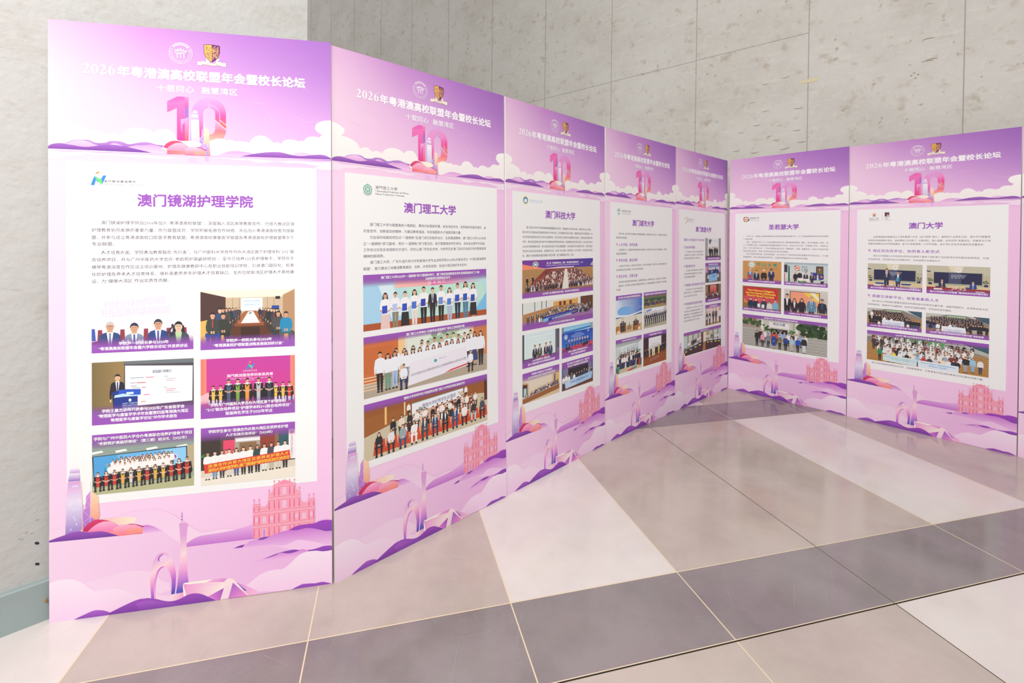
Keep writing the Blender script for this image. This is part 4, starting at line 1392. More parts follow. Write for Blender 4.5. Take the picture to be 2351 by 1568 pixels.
def p4a(p):
    p.r(0, 0, 1, 1, 'a8c8ec', '3c78c8')
    p.rect(p.X(0), p.Y(.12), p.X(1), p.Y(.56), lgrad((p.X(.1), p.Y(.15)), 'dfeaf6', (p.X(.9), p.Y(.5)), '2f6cc4'))
    p.d(.35, .42, .3, .13, '7cb4ea')
    p.wr('粤港澳高校联盟学术论坛', .15, .85, .19, .06, '7a9ac0')
    p.wr('数字经济与未来教育', .22, .8, .26, .06, '7a9ac0')
    p.wr('3.2', .86, 1.0, .38, .06, 'eef4fa')
    p.q([(0, .5), (.5, .54), (1, .47), (1, .5), (.5, .58), (0, .56)], 'e8f0f4')
    p.q([(0, .56), (.5, .59), (1, .5), (1, .54), (.5, .62), (0, .59)], '1c62a0')
    p.q([(0, .59), (1, .55), (1, 1), (0, 1)], 'e0dccc')
    p.q([(0, .8), (1, .8), (1, 1), (0, 1)], 'd0b488')
    p.q([(0, .8), (.12, .78), (.12, .92), (0, .94)], 'b87a38')
    for a, t in ((.25, '262a44'), (.75, '24283c')):
        p.q([(a - .1, .72), (a + .12, .72), (a + .12, .96), (a - .1, .96)], '6a4e38')
        p.person(a, .96, .4, t, '24242c', pose='sit', shirt=WHITE, tie='c8a03c' if a < .5 else None, hair='8a8480' if a > .5 else BLACK)
    p.q([(.42, .84), (.58, .82), (.58, .92), (.42, .94)], 'a08058')
    p.blob(.5, .79, .05, 12, ('4a8a4a', '6a9a5a', 'e0d8e0'))
    p.q([(.7, .85), (.92, .83), (.92, .96), (.7, .98)], 'b07034')
    p.q([(.05, .92), (.15, .9), (.18, 1), (.05, 1)], 'e8d8b0')
    p.q([(.85, .9), (.92, .89), (.93, .97), (.85, .98)], 'eae0c8')
    p.caption([('澳门城市大学主办国际论坛暨粤港澳高校对话', .09, .93)], 't', 18, .16, .55)


def p4b(p):
    p.r(0, 0, 1, .45, '6c6c44', '8c8452')
    p.r(.03, .18, .97, .32, '2f5a48')
    for a in (.2, .5, .8):
        p.blob(a, .26, .05, 10, ('b09048', '8a8a40', 'a0783c'))
    for i in range(4):
        p.r(.04, .345 + i * .025, .94, .355 + i * .025, 'c8a860')
    p.heads(.03, .95, .3, .29, 15, .09, ('34384c', '2c2c34', '8a3a34', '3a5ab0'))
    p.r(0, .45, 1, 1, 'd8dcd8', 'c8c4b4')
    p.r(.12, .47, .88, .68, 'eaf0f4')
    p.q([(.12, .5), (.35, .48), (.3, .54), (.12, .56)], '8c94d4')
    p.wr('粤港澳大湾区教育合作论坛', .18, .76, .61, .04, '7c88b0')
    p.q([(0, .88), (1, .84), (1, 1), (0, 1)], 'b8b29c')
    p.row(.07, .95, .95, .9, 11, .38, ('2a2c38', '26282e', '34384c'), ('26262a',), shirt=WHITE, longs=(0,), front=True)
    p.caption([('联盟高校代表团到访交流暨大湾区教育合作会议', .04, .96)], 't', 18, .14, .55)


def p4c(p):
    p.r(0, 0, 1, 1, 'a8b8b8', 'd4c09c')
    p.r(0, .2, 1, .55, 'c8d8d8')
    p.q([(.12, .26), (.75, .2), (.75, .22), (.12, .29)], 'f4f8f6')
    for a in (.22, .36, .52):
        p.r(a, .3, a + .05, .4, 'eaf4f2')
    p.wr('城 市 大 学', .42, .72, .37, .06, '4a5464')
    p.q([(.88, .2), (1, .14), (1, .7), (.88, .6)], 'e0ecea')
    p.blob(.9, .45, .05, 12, ('3a9a5a', '5aaa6a'))
    tp = ('2c3460', '34343c', WHITE, '2a2a30', '3a4c84')
    for j in range(5):
        p.heads(.12 - j * .02, .84 + j * .03, .46 + j * .065, .4 + j * .075, 12, .12 + j * .015, tp)
    p.row(.08, .92, .88, .84, 11, .36, tp, ('26242c', '3a4468', '2c2a2a'))
    p.q([(.88, .72), (1, .68), (1, .9), (.88, .92)], 'c8402c')
    p.q([(.94, .72), (1, .7), (1, .9), (.94, .92)], '4a6270')
    p.q([(0, .8), (.14, .78), (.14, .98), (0, 1)], '3cae8a')
    p.q([(0, .84), (.1, .82), (.1, 1), (0, 1)], '5a6c6a')
    p.q([(.44, .97), (.62, .93), (.62, 1), (.44, 1)], 'd84c3c')
    p.q([(.62, .93), (.8, .9), (.8, .96), (.62, 1)], '7c848c')
    p.caption([('湾区高校师生研修营走进澳门城市大学', .23, .79)], 't', 18, .16, .55)


def p4d(p):
    p.r(0, 0, 1, 1, '3c2a34', '4a2c28')
    p.r(.22, .16, .77, .56, 'eceef2')
    p.wr('粤港澳大湾区学术研讨会', .36, .66, .39, .035, '9a4a5c')
    p.wr('暨青年学者论坛开幕式', .3, .7, .44, .035, '9a4a5c')
    p.q([(0, .72), (1, .62), (1, 1), (0, 1)], '9c5428')
    for i in range(6):
        p.q([(0, .78 + i * .04), (1, .68 + i * .05), (1, .685 + i * .05), (0, .786 + i * .04)], '8c4822')
    tops = ('2a2830', '34323c', '2c2c34', 'd8c8a0', '2c2a30', 'e8d8a8', 'e8dcc0', '2a2a32', '3a3840', 'e8c858', '2c2a30', '34303a', '26242a', '2a2a30')
    for i in range(14):
        t = i / 13
        p.person(.06 + .86 * t, .8 - .1 * t, .31, tops[i], tops[i] if i in (3, 5, 6, 9) else '26242a', skirt=.06 if i in (3, 5, 6, 9) else None, long=.6 if i in (3, 5, 6, 9) else 0)
    for i in range(6):
        p.r(.3 + i * .07, .82 - i * .01, .315 + i * .07, .92 - i * .015, 'c8a4b8')
    p.caption([('“大湾区协同创新”学术研讨会', .22, .8)], 't', 18, .16, .55)


def p5a(p):
    p.r(0, 0, 1, 1, '8c8c88', '9c9890')
    p.hg(0, 0, .16, .82, '8c8c86', 'b4b4ae')
    p.r(.16, 0, .86, .8, 'e4e6e6')
    p.q([(.2, .08), (.36, .03), (.4, .1), (.3, .28), (.24, .26)], '6a7484')
    p.q([(.22, .08), (.27, .06), (.26, .13)], '4a8ad0')
    p.wr('澳門旅遊大學', .44, .78, .14, .05, '8a9098')
    p.wr('Macao University of Tourism', .44, .8, .19, .035, '9aa0a6')
    p.r(0, .8, 1, 1, '6c6058')
    p.row(.25, .78, .87, .87, 6, .48, ('2a2a2e', '2c2c30'), ('26262a',), longs=(0, .6))
    p.person(.48, .9, .5, 'd8dee0', '2a2a2e')
    p.row(.3, .75, .92, .92, 4, .5, ('2a2a2e', '34343a'), ('26262a',), longs=(0, .8))
    p.caption([('澳门旅游大学学生参与联合课程', .14, .9)], 'b', 17, .18)


def p5b(p):
    p.r(0, 0, 1, 1, '7c84b8', '8a7c78')
    p.r(.25, .12, .85, .5, '7cc0e4', 'a8c4e4')
    p.r(0, .14, .25, .55, 'c09cc8')
    p.r(.85, .2, 1, .55, 'b48cc0')
    p.q([(0, .5), (.25, .5), (.2, 1), (0, 1)], '6c6060')
    p.q([(.85, .5), (1, .5), (1, 1), (.8, 1)], '6a6462')
    p.row(.16, .84, .62, .6, 8, .42, ('eae4e6', 'c85a5a', 'e0dce4'), ('26262e',), longs=(0, .5))
    p.q([(.2, .36), (.82, .34), (.82, .58), (.22, .6)], '2c3c74')
    p.d(.41, .45, .07, .09, '8a8c94')
    p.q([(.24, .6), (.72, .54), (.78, .92), (.2, .96)], '8cc4ec')
    p.q([(.36, .6), (.48, .7), (.6, .58), (.55, .72), (.48, .74)], '4a7cbc')
    p.person(.17, 1.02, .46, 'eae6e8', '26262e')
    p.person(.82, .98, .44, 'eae6e8', '26262e')
    p.caption([('国防教育营交流合影', .2, .8)], 't', 17, .22)


def p5c(p):
    p.r(0, 0, 1, 1, '6a4c38', '5a3c34')
    p.r(.3, .04, .7, .44, 'e08878', 'd84c48')
    p.r(.18, 0, .28, .5, '34323c')
    p.r(.72, 0, .82, .5, '34323c')
    p.r(.0, .04, .16, .5, 'a0805c')
    p.r(.84, .0, 1, .5, '8c6a48')
    tp = ('b8a89c', 'e8e0dc', '2c2a30', '8c3a34', '3a4450')
    for j in range(3):
        p.heads(.03, .97, .47 + j * .07, .46 + j * .07, 12, .13, tp)
    p.row(.05, .95, .92, .9, 11, .38, tp, ('26242a', '3a2c2c'))
    p.d(.79, .62, .04, .06, 'efeae6')
    p.r(0, .86, 1, 1, '7c4c34')
    p.caption([('粤港澳大湾区高校学生音乐晚会', .16, .82)], 'b', 17, .26)


def p5d(p):
    p.r(0, 0, 1, 1, 'd8d4d4', 'b8a890')
    p.r(.14, .1, .86, .9, 'f0d8d8', 'e8d8cc')
    for a in (.1, .88):
        p.r(a, .1, a + .03, 1, 'd8c08c')
    p.q([(0, .92), (1, .9), (1, 1), (0, 1)], 'c09c6c')
    p.person(.1, 1.1, .78, '3a3c44', '2a2a30', long=.5, hold='e4e8ec')
    p.person(.27, 1.08, .78, '3a4a3c', '2a2a30', hair='8c8480', hold='e4e8ec')
    p.person(.5, 1.0, .8, '2c2c34', '26262c', shirt=WHITE, tie='c8a03c')
    p.person(.68, 1.0, .8, '2c2c36', '26262c', shirt=WHITE, tie='9c3a5a', hair='7c7470')
    p.person(.93, 1.04, .8, 'efe8e0', '2a2a2e', hold='e4e8ec')
    p.caption([('旅游研究联盟签约仪式', .26, .78)], 't', 17, .22)


def p5e(p):
    p.r(0, 0, 1, 1, 'd8d2c0', '3c2c34')
    for i, a in enumerate((.0, .12, .26, .4, .66, .8, .92)):
        p.r(a, .16, a + .09, .66, ('bcd4d4', 'c8dcd8')[i % 2])
        p.r(a + .09, .1, a + .12, .72, 'a8905c')
    p.r(.44, .14, .52, .6, '6c4630')
    p.r(.5, .14, .58, .6, 'e8e6e0')
    p.r(.58, .14, .66, .55, 'c8a850')
    p.row(.12, .42, .78, .62, 9, .42, (WHITE, '2c2a30', '34384c', 'e8d8d4'), ('26262c',), pose='sit', leg=False)
    p.row(.57, .92, .62, .72, 8, .42, (WHITE, 'e8e4e0', '2c2a30', '3a5a4c'), ('26262c',), pose='sit', leg=False)
    p.q([(0, .84), (.46, .58), (.5, .62), (.5, 1), (0, 1)], '4a3038')
    p.q([(0, .78), (.46, .56), (.5, .6), (0, .88)], '2f3c60')
    p.q([(.56, .6), (1, .72), (1, 1), (.56, 1)], '4a2f38')
    p.q([(.56, .58), (1, .68), (1, .76), (.56, .64)], '2f3450')
    p.q([(.5, .6), (.56, .6), (.56, 1), (.48, 1)], 'b07a3c')
    for a, b in ((.03, .8), (.15, .75), (.27, .7), (.38, .66), (.6, .63), (.7, .66), (.82, .69), (.92, .72)):
        p.r(a, b, a + .05, b + .05, 'e8d850')
    p.caption([('粤港澳高校旅游研究联盟工作会议', .42, .64)], 't', 17, .2)


def p6a(p):
    p.r(0, 0, 1, 1, 'd29a58', 'cc9454')
    for i in range(16):
        p.r(i / 16, 0, i / 16 + .008, 1, 'c08848')
    p.d(.24, .17, .085, .145, 'e8ece6')
    p.ring(p.X(.24), p.Y(.17), .06 * p.w, .068 * p.w, C('3a9a7c'), 24)
    p.blob(.24, .18, .03, 6, ('4aa888',))
    for i, ch in enumerate('中山大學'):
        p.wr(ch, .38 + i * .14, .47 + i * .14, .21 + i * .005, .17, '2a9a7c', .03)
    p.wr('SUN YAT-SEN UNIVERSITY', .38, .91, .345, .06, '3a6a5c', .01)
    p.person(.2, 1.28, .94, '5a86a4', '3a4a5c', shirt=WHITE, tie='a070b4', hold='d43a40', hair='d8d0c8')
    p.person(.37, 1.3, .9, '222c44', '20242c', shirt=WHITE, tie='5a7cc4')
    p.person(.56, 1.3, .94, '2c2c2c', '26262a', hair='e8e4e0', front=True)
    p.person(.75, 1.24, .96, '24386c', '22305c', skin='6a4c3c', hair='8c8a88', shirt=WHITE, tie='b84050', hold='2c2a34')
    p.caption([('圣若瑟大学与中山大学签署合作备忘录', .15, .84)], 'b', 17, .2)


def p6b(p):
    p.r(0, 0, 1, 1, 'a4b8bc', 'd0d4cc')
    p.r(0, .08, 1, .7, 'c4d2d4', 'd4d8d0')
    p.r(0, .1, .08, .44, '3c3a44')
    p.q([(.1, .15), (.13, .15), (.14, .85), (.1, .85)], '1f5a50')
    p.q([(0, .5), (.02, .45), (.02, .9), (0, .9)], 'c83c40')
    p.d(.31, .24, .06, .12, 'e0703c')
    p.d(.31, .24, .045, .09, 'f0e6dc')
    p.poly([(p.X(.26), p.Y(.27)), (p.X(.31), p.Y(.18)), (p.X(.36), p.Y(.27))], C('e0703c'))
    p.r(.25, .13, .28, .19, '2c5a9c')
    p.r(.34, .32, .37, .37, '2c8a5c')
    p.wr('聖若瑟大學', .41, .545, .2, .055, '3a4450', .01)
    p.wr('USJ', .415, .545, .36, .16, '4a5a6c')
    p.r(.74, .13, .9, .5, '3c2c24')
    p.r(.76, .17, .88, .46, '7a5a3c')
    p.person(.82, .72, .5, '6a6a3a', DARK)
    p.r(.62, .4, .76, .72, '2c3c94')
    p.d(.68, .6, .04, .08, 'e0804c')
    p.q([(.81, .45), (.91, .45), (.91, .66), (.86, .7), (.81, .66)], '2c3c94')
    p.d(.86, .56, .03, .05, 'e0704c')
    p.person(.27, 1.0, .6, '26242a', DARK, hair='b8b0a8')
    p.person(.37, 1.0, .66, '26242a', DARK, hair='e0dcd8')
    p.person(.51, 1.02, .64, '2c2a30', DARK, shirt=WHITE, tie='6a7488', hair='4a4038')
    p.person(.65, 1.02, .6, '2c2c34', DARK, shirt='a8b4bc', hair='5a4c44')
    p.q([(.33, .66), (.46, .66), (.46, .8), (.33, .79)], 'f0eae6')
    p.q([(.47, .68), (.6, .68), (.59, .81), (.47, .8)], 'f0e2e0')
    p.q([(0, .86), (1, .82), (1, 1), (0, 1)], 'b4a0a4')
    p.blob(.42, .84, .07, 18, ('3a8a3c', '5a9a4c', '4a7a3c'), .5)
    p.r(.26, .82, .33, .9, 'e8e0dc')
    p.q([(.84, .76), (.92, .74), (.9, .88), (.84, .88)], '2c2a30')
    p.caption([('圣若瑟大学与华南理工大学建筑学院签署合作备忘录', .04, .955)], 'b', 17, .2)


def p6c(p):
    p.r(0, 0, 1, 1, '8a6434', '9a7848')
    p.q([(.04, .02), (.92, .06), (.92, .7), (.04, .68)], 'cc2c3a')
    p.q([(.04, .4), (.92, .46), (.92, .7), (.04, .68)], 'd84c5c')
    p.q([(.04, .5), (.15, .68), (.04, .68)], 'e8884c')
    p.wr('Warm Welcome to Delegations', .13, .82, (.19, .21), .12, 'f4d038', .02)
    p.wr('from the University of Saint Joseph,', .085, .87, (.295, .32), .12, 'f4d038', .02)
    p.wr('Macao for Visit and Corporation', .12, .83, (.4, .43), .12, 'f4d038', .02)
    p.wr('2024 10.28', .4, .56, .53, .06, 'f0b070')
    p.person(.22, 1.22, .78, '26344c', DARK)
    p.person(.36, 1.22, .76, '262e44', DARK, hair='4a443c')
    p.person(.57, 1.2, .76, '2c3c54', DARK)
    p.person(.71, 1.18, .66, 'dad8cc', DARK, long=.5)
    p.person(.86, 1.2, .74, '7cb4cc', '5a6a7c')
    p.q([(.4, .68), (.47, .68), (.47, .82), (.4, .82)], 'e4ecf2')
    p.q([(.51, .7), (.58, .7), (.58, .84), (.51, .84)], 'e4ecf2')
    p.caption([('圣若瑟大学与华南农业大学兽医学院签署合作协议', .03, .975)], 'b', 17, .22)


def p6d(p):
    p.r(0, 0, 1, 1, 'd4d0c8', 'c8b8ac')
    p.r(.14, .07, .83, .62, '2c2a2e')
    p.r(.155, .09, .815, .6, 'f0a07c')
    p.q([(.45, .09), (.815, .09), (.815, .45), (.6, .3)], 'f4cc48')
    p.q([(.6, .09), (.72, .09), (.815, .3), (.815, .4)], 'f4e8d4')
    p.person(.075, 1.3, 1.12, '26222a', '22222a', shirt=WHITE)
    p.person(.25, 1.26, .92, '34242c', '26222a', shirt=WHITE, long=.6)
    p.person(.42, 1.24, .92, '26222a', '26222a', long=1)
    p.person(.64, 1.3, 1.08, '5c88a4', '3a4a5c', shirt='d8e4ec', tie='2a4a8c', hair='9a948c')
    p.person(.88, 1.3, 1.02, '2a2c38', 'b0a480', shirt='3a4c74')
    p.q([(0, .86), (1, .88), (1, 1), (0, 1)], '9c4c34')
    p.r(.34, .88, .47, .94, 'e0706c')
    p.r(.74, .9, .9, .96, 'e0706c')
    p.caption([('圣若瑟大学与广州大学管理学院签署协议', .13, .86)], 'b', 17, .22)


def p6e(p):
    p.r(0, 0, 1, 1, 'b4b4a8', 'a4a498')
    p.r(0, .05, .25, .4, 'a89484')
    for i in range(4):
        p.r(.02 + i * .06, .1, .05 + i * .06, .3, ('8a5c4c', 'c8c0b4')[i % 2])
    p.r(.24, .05, .62, .55, 'c8c8bc')
    p.r(.235, .1, .265, .55, 'e4e2d8')
    p.r(.65, .1, .685, .55, 'e4e2d8')
    p.r(.34, .16, .58, .32, 'eae8e4')
    p.wr('校 办 公 楼', .39, .53, .24, .09, '3a5a8c', .02)
    p.r(.36, .36, .56, .58, '22221e')
    p.r(.385, .4, .42, .47, '5a8a54')
    p.wr('欢迎您', .44, .5, .42, .04, 'e8e8e4')
    p.blob(.06, .2, .06, 20, ('3a5a30', '2c4a28', '6a7a44'))
    p.blob(.17, .25, .06, 18, ('34542c', '4a6a3a'))
    p.blob(.3, .36, .05, 14, ('3c6a34', '2f5a2c'), .7)
    p.blob(.62, .42, .04, 10, ('4a7a3c', '3a6a34'), .7)
    for a in (.76, .86, .95):
        p.blob(a, .3, .09, 34, ('26401f', '345428', '44663a', '1f3419'), .8)
    for i in range(13):
        y = .45 + i * .045
        p.r(0, y, .36 - i * .006, y + .02, ('c4c4bc', 'b8b8b0')[i % 2])
        p.r(0, y + .02, .36 - i * .006, y + .028, '7c7c74')
        p.r(.7 + i * .004, y + .05, 1, y + .07, ('c8c8c0', 'b8b8b0')[i % 2])
        p.r(.7 + i * .004, y + .07, 1, y + .078, '74746c')
    p.row(.19, .76, .86, .84, 13, .42, ('e8e6e4', '8ab0d4', '2c2a2e', 'a8b8dc', 'c84c3c'), ('2c2a2e', '3a3a44'))
    tops = ('26242a', 'e0a0a4', '7a8490', '24489c', '7c7258', '2c4488', 'a8c8d8', '2450b8', '2a2a30')
    bots = ('26242a', '3c343c', '34405c', '24489c', '3a342c', '26262a', 'c0bcb0', '22222a', 'd4dce4')
    for i in range(9):
        t = i / 8
        p.person(.19 + .56 * t, .98 + .015 * t, .46 + .05 * (i in (0, 8)), tops[i], bots[i], long=.7 if i in (0, 1, 3) else 0, front=i in (2, 3, 4), skirt=.2 if i == 3 else None)
    p.caption([('圣若瑟大学与广东外语外贸大学签署合作备忘录', .275, .675)], 't', 17, .2)


def table_scene(p, sign):
    p.r(0, 0, 1, 1, 'b8b4a0', 'c8b48c')
    p.r(0, 0, 1, .3, 'c4c0a8')
    p.q([(.35, 0), (.6, 0), (.56, .2), (.4, .2)], 'e0d8bc')
    p.q([(0, .18), (.06, .2), (.07, .24), (0, .22)], '2a2c4c')
    p.r(.12, .22, .9, .68, 'a8ac94')
    p.r(.12, .23, .88, .62, '24284c')
    p.r(.36, .23, .56, .62, '4a4c6c')
    p.d(.52, .13, .055, .1, 'e8e4dc')
    p.blob(.52, .13, .02, 5, ('c8403c', 'd8a03c'), .6)
    for i, t in enumerate(('澳门大学与华南理工大学', '教育和科学合作备忘录', '签署仪式')):
        p.wr(t, .4, .64 - i * .02, .33 + i * .05, .045, 'c0c8dc')
    for a in (.06, .94):
        p.blob(a, .52, .04, 14, ('3a5a34', '4a6a44'), .8)
        p.r(a - .03, .6, a + .03, .68, '2a3a6c')
    p.r(0, .68, 1, .84, 'd8c49c')
    for a in (.14, .62):
        p.q([(a, .72), (a + .2, .72), (a + .16, .78), (a + .02, .78)], '2c4c8c')
    if sign:
        p.person(.255, 1.02, .62, '26324c', DARK, pose='sit', shirt=WHITE, tie='c83c44')
        p.person(.745, 1.02, .58, '2a4488', DARK, pose='sit', shirt=WHITE, tie='5a7cc0')
        p.q([(0, .76), (1, .78), (1, 1), (0, 1)], '98302c')
        for i in range(14):
            p.q([(.06 + i * .068, .82), (.075 + i * .068, .82), (.06 + i * .064, 1), (.03 + i * .064, 1)], 'c0504c')
    else:
        p.person(.36, 1.0, .82, '22324c', '22304a', shirt=WHITE, tie='c83c44')
        p.person(.57, 1.02, .74, '2a3c64', '2a3450', shirt=WHITE, hold='4a8cac', hair='7c7470', glass=True)
        p.q([(.4, .64), (.52, .66), (.52, .7), (.4, .69)], SKIN[0])
        p.q([(0, .82), (1, .88), (1, 1), (0, 1)], '98302c')
    for a, b in ((.45, .8), (.5, .78), (.56, .8), (.6, .84), (.4, .84), (.52, .86)):
        p.blob(a, b, .035, 6, ('f0b0b8', 'f4dce0', 'e88c9c', 'f0f0ec', '6a9a5c'))
    p.r(.12, .8, .26, .86, 'ece8e4')
    p.r(.78, .84, .92, .9, 'ece8e4')


def p7a(p):
    table_scene(p, False)
    p.caption([('澳大与华南理工大学签署《教育和科学合作备忘录》', .06, .975)], 'b', 18, .22)


def p7b(p):
    table_scene(p, True)
    p.caption([('澳大与华南理工大学签署《教育和科学合作备忘录》', .055, .965)], 'b', 18, .22)


def steps_scene(p, tp, small=True):
    p.r(0, 0, 1, 1, '7c8484', 'b4823c')
    p.q([(.0, 0), (.35, 0), (.2, .14), (0, .2)], 'c0c4bc')
    p.q([(.65, 0), (1, 0), (1, .3)], 'd0d0c4')
    p.q([(.75, 0), (1, 0), (1, .3), (.86, .16)], '3c5a6c')
    p.r(.35, .04, .65, .14, 'a8c8a0')
    for i in range(9):
        p.r(0, .42 + i * .06, 1, .45 + i * .06, 'c08c44')
        p.r(0, .45 + i * .06, 1, .46 + i * .06, '7a5424')


def p7c(p):
    steps_scene(p, None)
    for j in range(8):
        p.heads(.1 - j * .008, .66 + j * .042, .1 + j * .065, .12 + j * .08, 19, .1 + j * .012, ('26242a', '2a2c3c', '24242c', '2c2a34'))
    p.row(.06, .24, .85, .88, 4, .56, ('26242a', '2c2c34'), ('26242a', 'd8d4cc'), longs=(0, .8))
    p.row(.74, .95, .9, .94, 5, .5, ('2a3454', '24242c'), ('3a4a6c', '2a2a2e'), longs=(0, .8))
    p.person(.09, .56, .44, WHITE, 'd8d4cc')
    p.person(.33, .86, .48, WHITE, DARK)
    p.person(.46, .88, .46, WHITE, DARK)
    p.q([(.29, .55), (.69, .56), (.7, .93), (.28, .92)], 'e8ecf4')
    p.wr('Summer Camp for Outstanding Students of', .31, .67, .7, .06, '4a7cc0', .01)
    p.wr('UM Partner Universities', .36, .62, .77, .06, '4a7cc0', .01)
    p.person(.23, 1.0, .42, WHITE, DARK, pose='sit')
    p.person(.76, 1.0, .42, WHITE, DARK, pose='sit')
    p.caption([('2023年“澳大合作院校优秀学生夏令营”活动合照', .07, .92)], 'b', 18, .26)


def p7d(p):
    steps_scene(p, None)
    for j in range(7):
        p.heads(.08 - j * .008, .9 + j * .01, .14 + j * .07, .1 + j * .08, 21, .1 + j * .012, ('26283c', '24263a', '2c2e44', '26242e'))
    p.row(.03, .18, .74, .82, 4, .46, ('26283c',), ('3a64a0', '26262e'))
    p.row(.72, .96, .84, .84, 7, .46, ('26283c', '24242e'), ('b8b4a0', '2a2a34'))
    p.person(.2, .92, .5, WHITE, '8c7a60')
    p.person(.4, .84, .44, WHITE, DARK)
    p.person(.47, .84, .42, '8aa4c8', DARK)
    p.q([(.26, .56), (.64, .57), (.66, .93), (.26, .93)], 'eaeef4')
    p.wr('Summer Camp for Outstanding Students of', .3, .61, .72, .06, '4a7cc0', .01)
    p.wr('UM Partner Universities', .35, .56, .79, .06, '4a7cc0', .01)
    p.person(.2, 1.04, .4, WHITE, DARK, pose='sit')
    p.q([(.83, .86), (1, .84), (1, 1), (.83, 1)], 'c88c3c')
    p.caption([('2024年“澳大合作院校优秀学生夏令营”活动合照', .07, .92)], 'b', 18, .26)


def p7e(p):
    steps_scene(p, None)
    p.q([(.32, .04), (.7, .1), (.66, .3), (.34, .22)], '5a9a5a')
    for a in (.33, .42, .49, .56):
        p.r(a, .1, a + .012, .3, '26262a')
    p.q([(.62, .12), (1, .4), (1, .3), (.72, .06)], 'b0b4ac')
    tp = ('e4e6e8', 'e8e4e0', '26282e', 'd8dce4', '9ab0c0', '7c3a3c', '2c3040', 'e0e4e8', 'd8e4ec')
    for j in range(6):
        p.heads(.04 + j * .012, .9 - j * .006, .12 + j * .085, .2 + j * .075, 17, .13 + j * .01, tp)
    p.row(.06, .14, .62, .62, 2, .42, ('b8c0c0', '4a3a34'), ('c8b49c', DARK))
    p.person(.12, .98, .46, '2a8a54', '26262a')
    for i, (a, t) in enumerate(((.2, 'd8d8dc'), (.245, 'ecd44c'), (.3, 'e8e8ea'), (.36, '26262a'), (.42, 'e8e4e0'))):
        p.person(a, 1.02, .42, t, DARK)
    for i, (a, t) in enumerate(((.45, '9cc0dc'), (.5, 'c83048'), (.55, '3c444c'), (.6, 'd8d0d8'), (.66, 'e8dcc0'), (.7, 'e4e8ea'), (.74, '26304c'), (.77, '26262a'))):
        p.person(a, 1.06 - .0 * i, .44, t, DARK, long=.8 if i in (1, 3) else 0)
    p.q([(.15, .745), (.445, .77), (.445, 1.0), (.15, .96)], 'd0e4e8')
    p.q([(.455, .78), (.78, .8), (.78, 1.0), (.455, 1.0)], 'dce8f0')
    p.wr('UM Summer Camp for Outstanding Students', .17, .43, (.825, .86), .05, '4aae9c')
    p.wr('of UM Partner Universities', .22, .38, (.88, .9), .05, '4aae9c')
    p.wr('Summer Camp for Outstanding Students of', .48, .76, (.86, .88), .055, '3a8cd0', .01)
    p.wr('UM Partner Universities', .54, .69, .94, .055, '3a8cd0', .01)
    p.person(.83, .96, .5, '26262a', '9aa4ac')
    p.person(.885, .93, .46, '9cc4d8', '8cb0d0', long=.4)
    p.person(.94, .95, .46, 'e4e4e4', '34405c')
    p.caption([('2025年“澳大合作院校优秀学生夏令营”活动合照', .26, .68)], 't', 18, .2)


# ------------------------------------------------------------------ logos on the sheets
def lg1(k):
    logo_n(k, 145.5, 599, 56)
    k.text('澳門鏡湖護理學院', 191, 304, 642, 10.5, C('6a6470'), .01)
    k.text('KIANG WU NURSING COLLEGE OF MACAU', 190, 335, 653.5, 7.2, C('8a8088'))


def lg2(k):
    g = C('1f9a78')
    cx, cy = 172.5, 628
    k.ring(cx, cy, 18.6, 22.2, g, 40)
    for i in range(8):
        a = math.radians(i * 45)
        k.poly([(cx + 18 * math.cos(a + d) * s, cy + 18 * math.sin(a + d) * s) for d, s in ((-.13, .62), (-.05, .95), (.05, .95), (.13, .62))], g)
    k.ring(cx, cy, 9, 12.4, g, 32)
    k.disc(cx, cy, 7, 7, C('cfe0da'))
    k.ring(cx, cy, 3, 4, g, 20)
    k.poly([(cx - 2, 605), (cx, 596), (cx + 2, 605)], C('8ac4b0'))
    k.poly(path('150,641* 160,650 172,653 185,650 195,641* 193,648 185,655 172,658 160,655 152,648'), C('a8b4b0'))
    k.text('澳門理工大學', 212, 331, 622.5, 17.5, C('5c545c'))
    k.text('Universidade Politécnica de Macau', 213, 397, 637, 12, C('6a6068'))
    k.text('Macao Polytechnic University', 213, 372, 651, 12, C('6a6068'))


def lg3(k):
    cx, cy = 179.5, 610.5
    k.disc(cx, cy, 27, 27, C('e8e07c'), 36)
    k.disc(cx, cy, 20.5, 20.5, C('2a70cc'), 32)
    k.disc(cx, cy - 10, 6, 5, C('5ab4e0'))
    k.poly([(cx - 13, cy - 6), (cx - 4, cy - 8), (cx, cy - 5), (cx, cy + 15), (cx - 5, cy + 12), (cx - 13, cy + 14)], C('f2f4f6'))
    k.poly([(cx + 13, cy - 6), (cx + 4, cy - 8), (cx, cy - 5), (cx, cy + 15), (cx + 5, cy + 12), (cx + 13, cy + 14)], C('f2f4f6'))
    for a in (-7, 7):
        for b in (-1, 6):
            k.disc(cx + a, cy + b, 2, 2, C('a8bcd8'), 8)
    k.text('澳門科技大學', 220, 340, 613, 11, C('8ab4dc'))
    k.text('MACAU UNIVERSITY OF SCIENCE AND TECHNOLOGY', 219, 338, 622, 5.4, C('8ab4dc'))


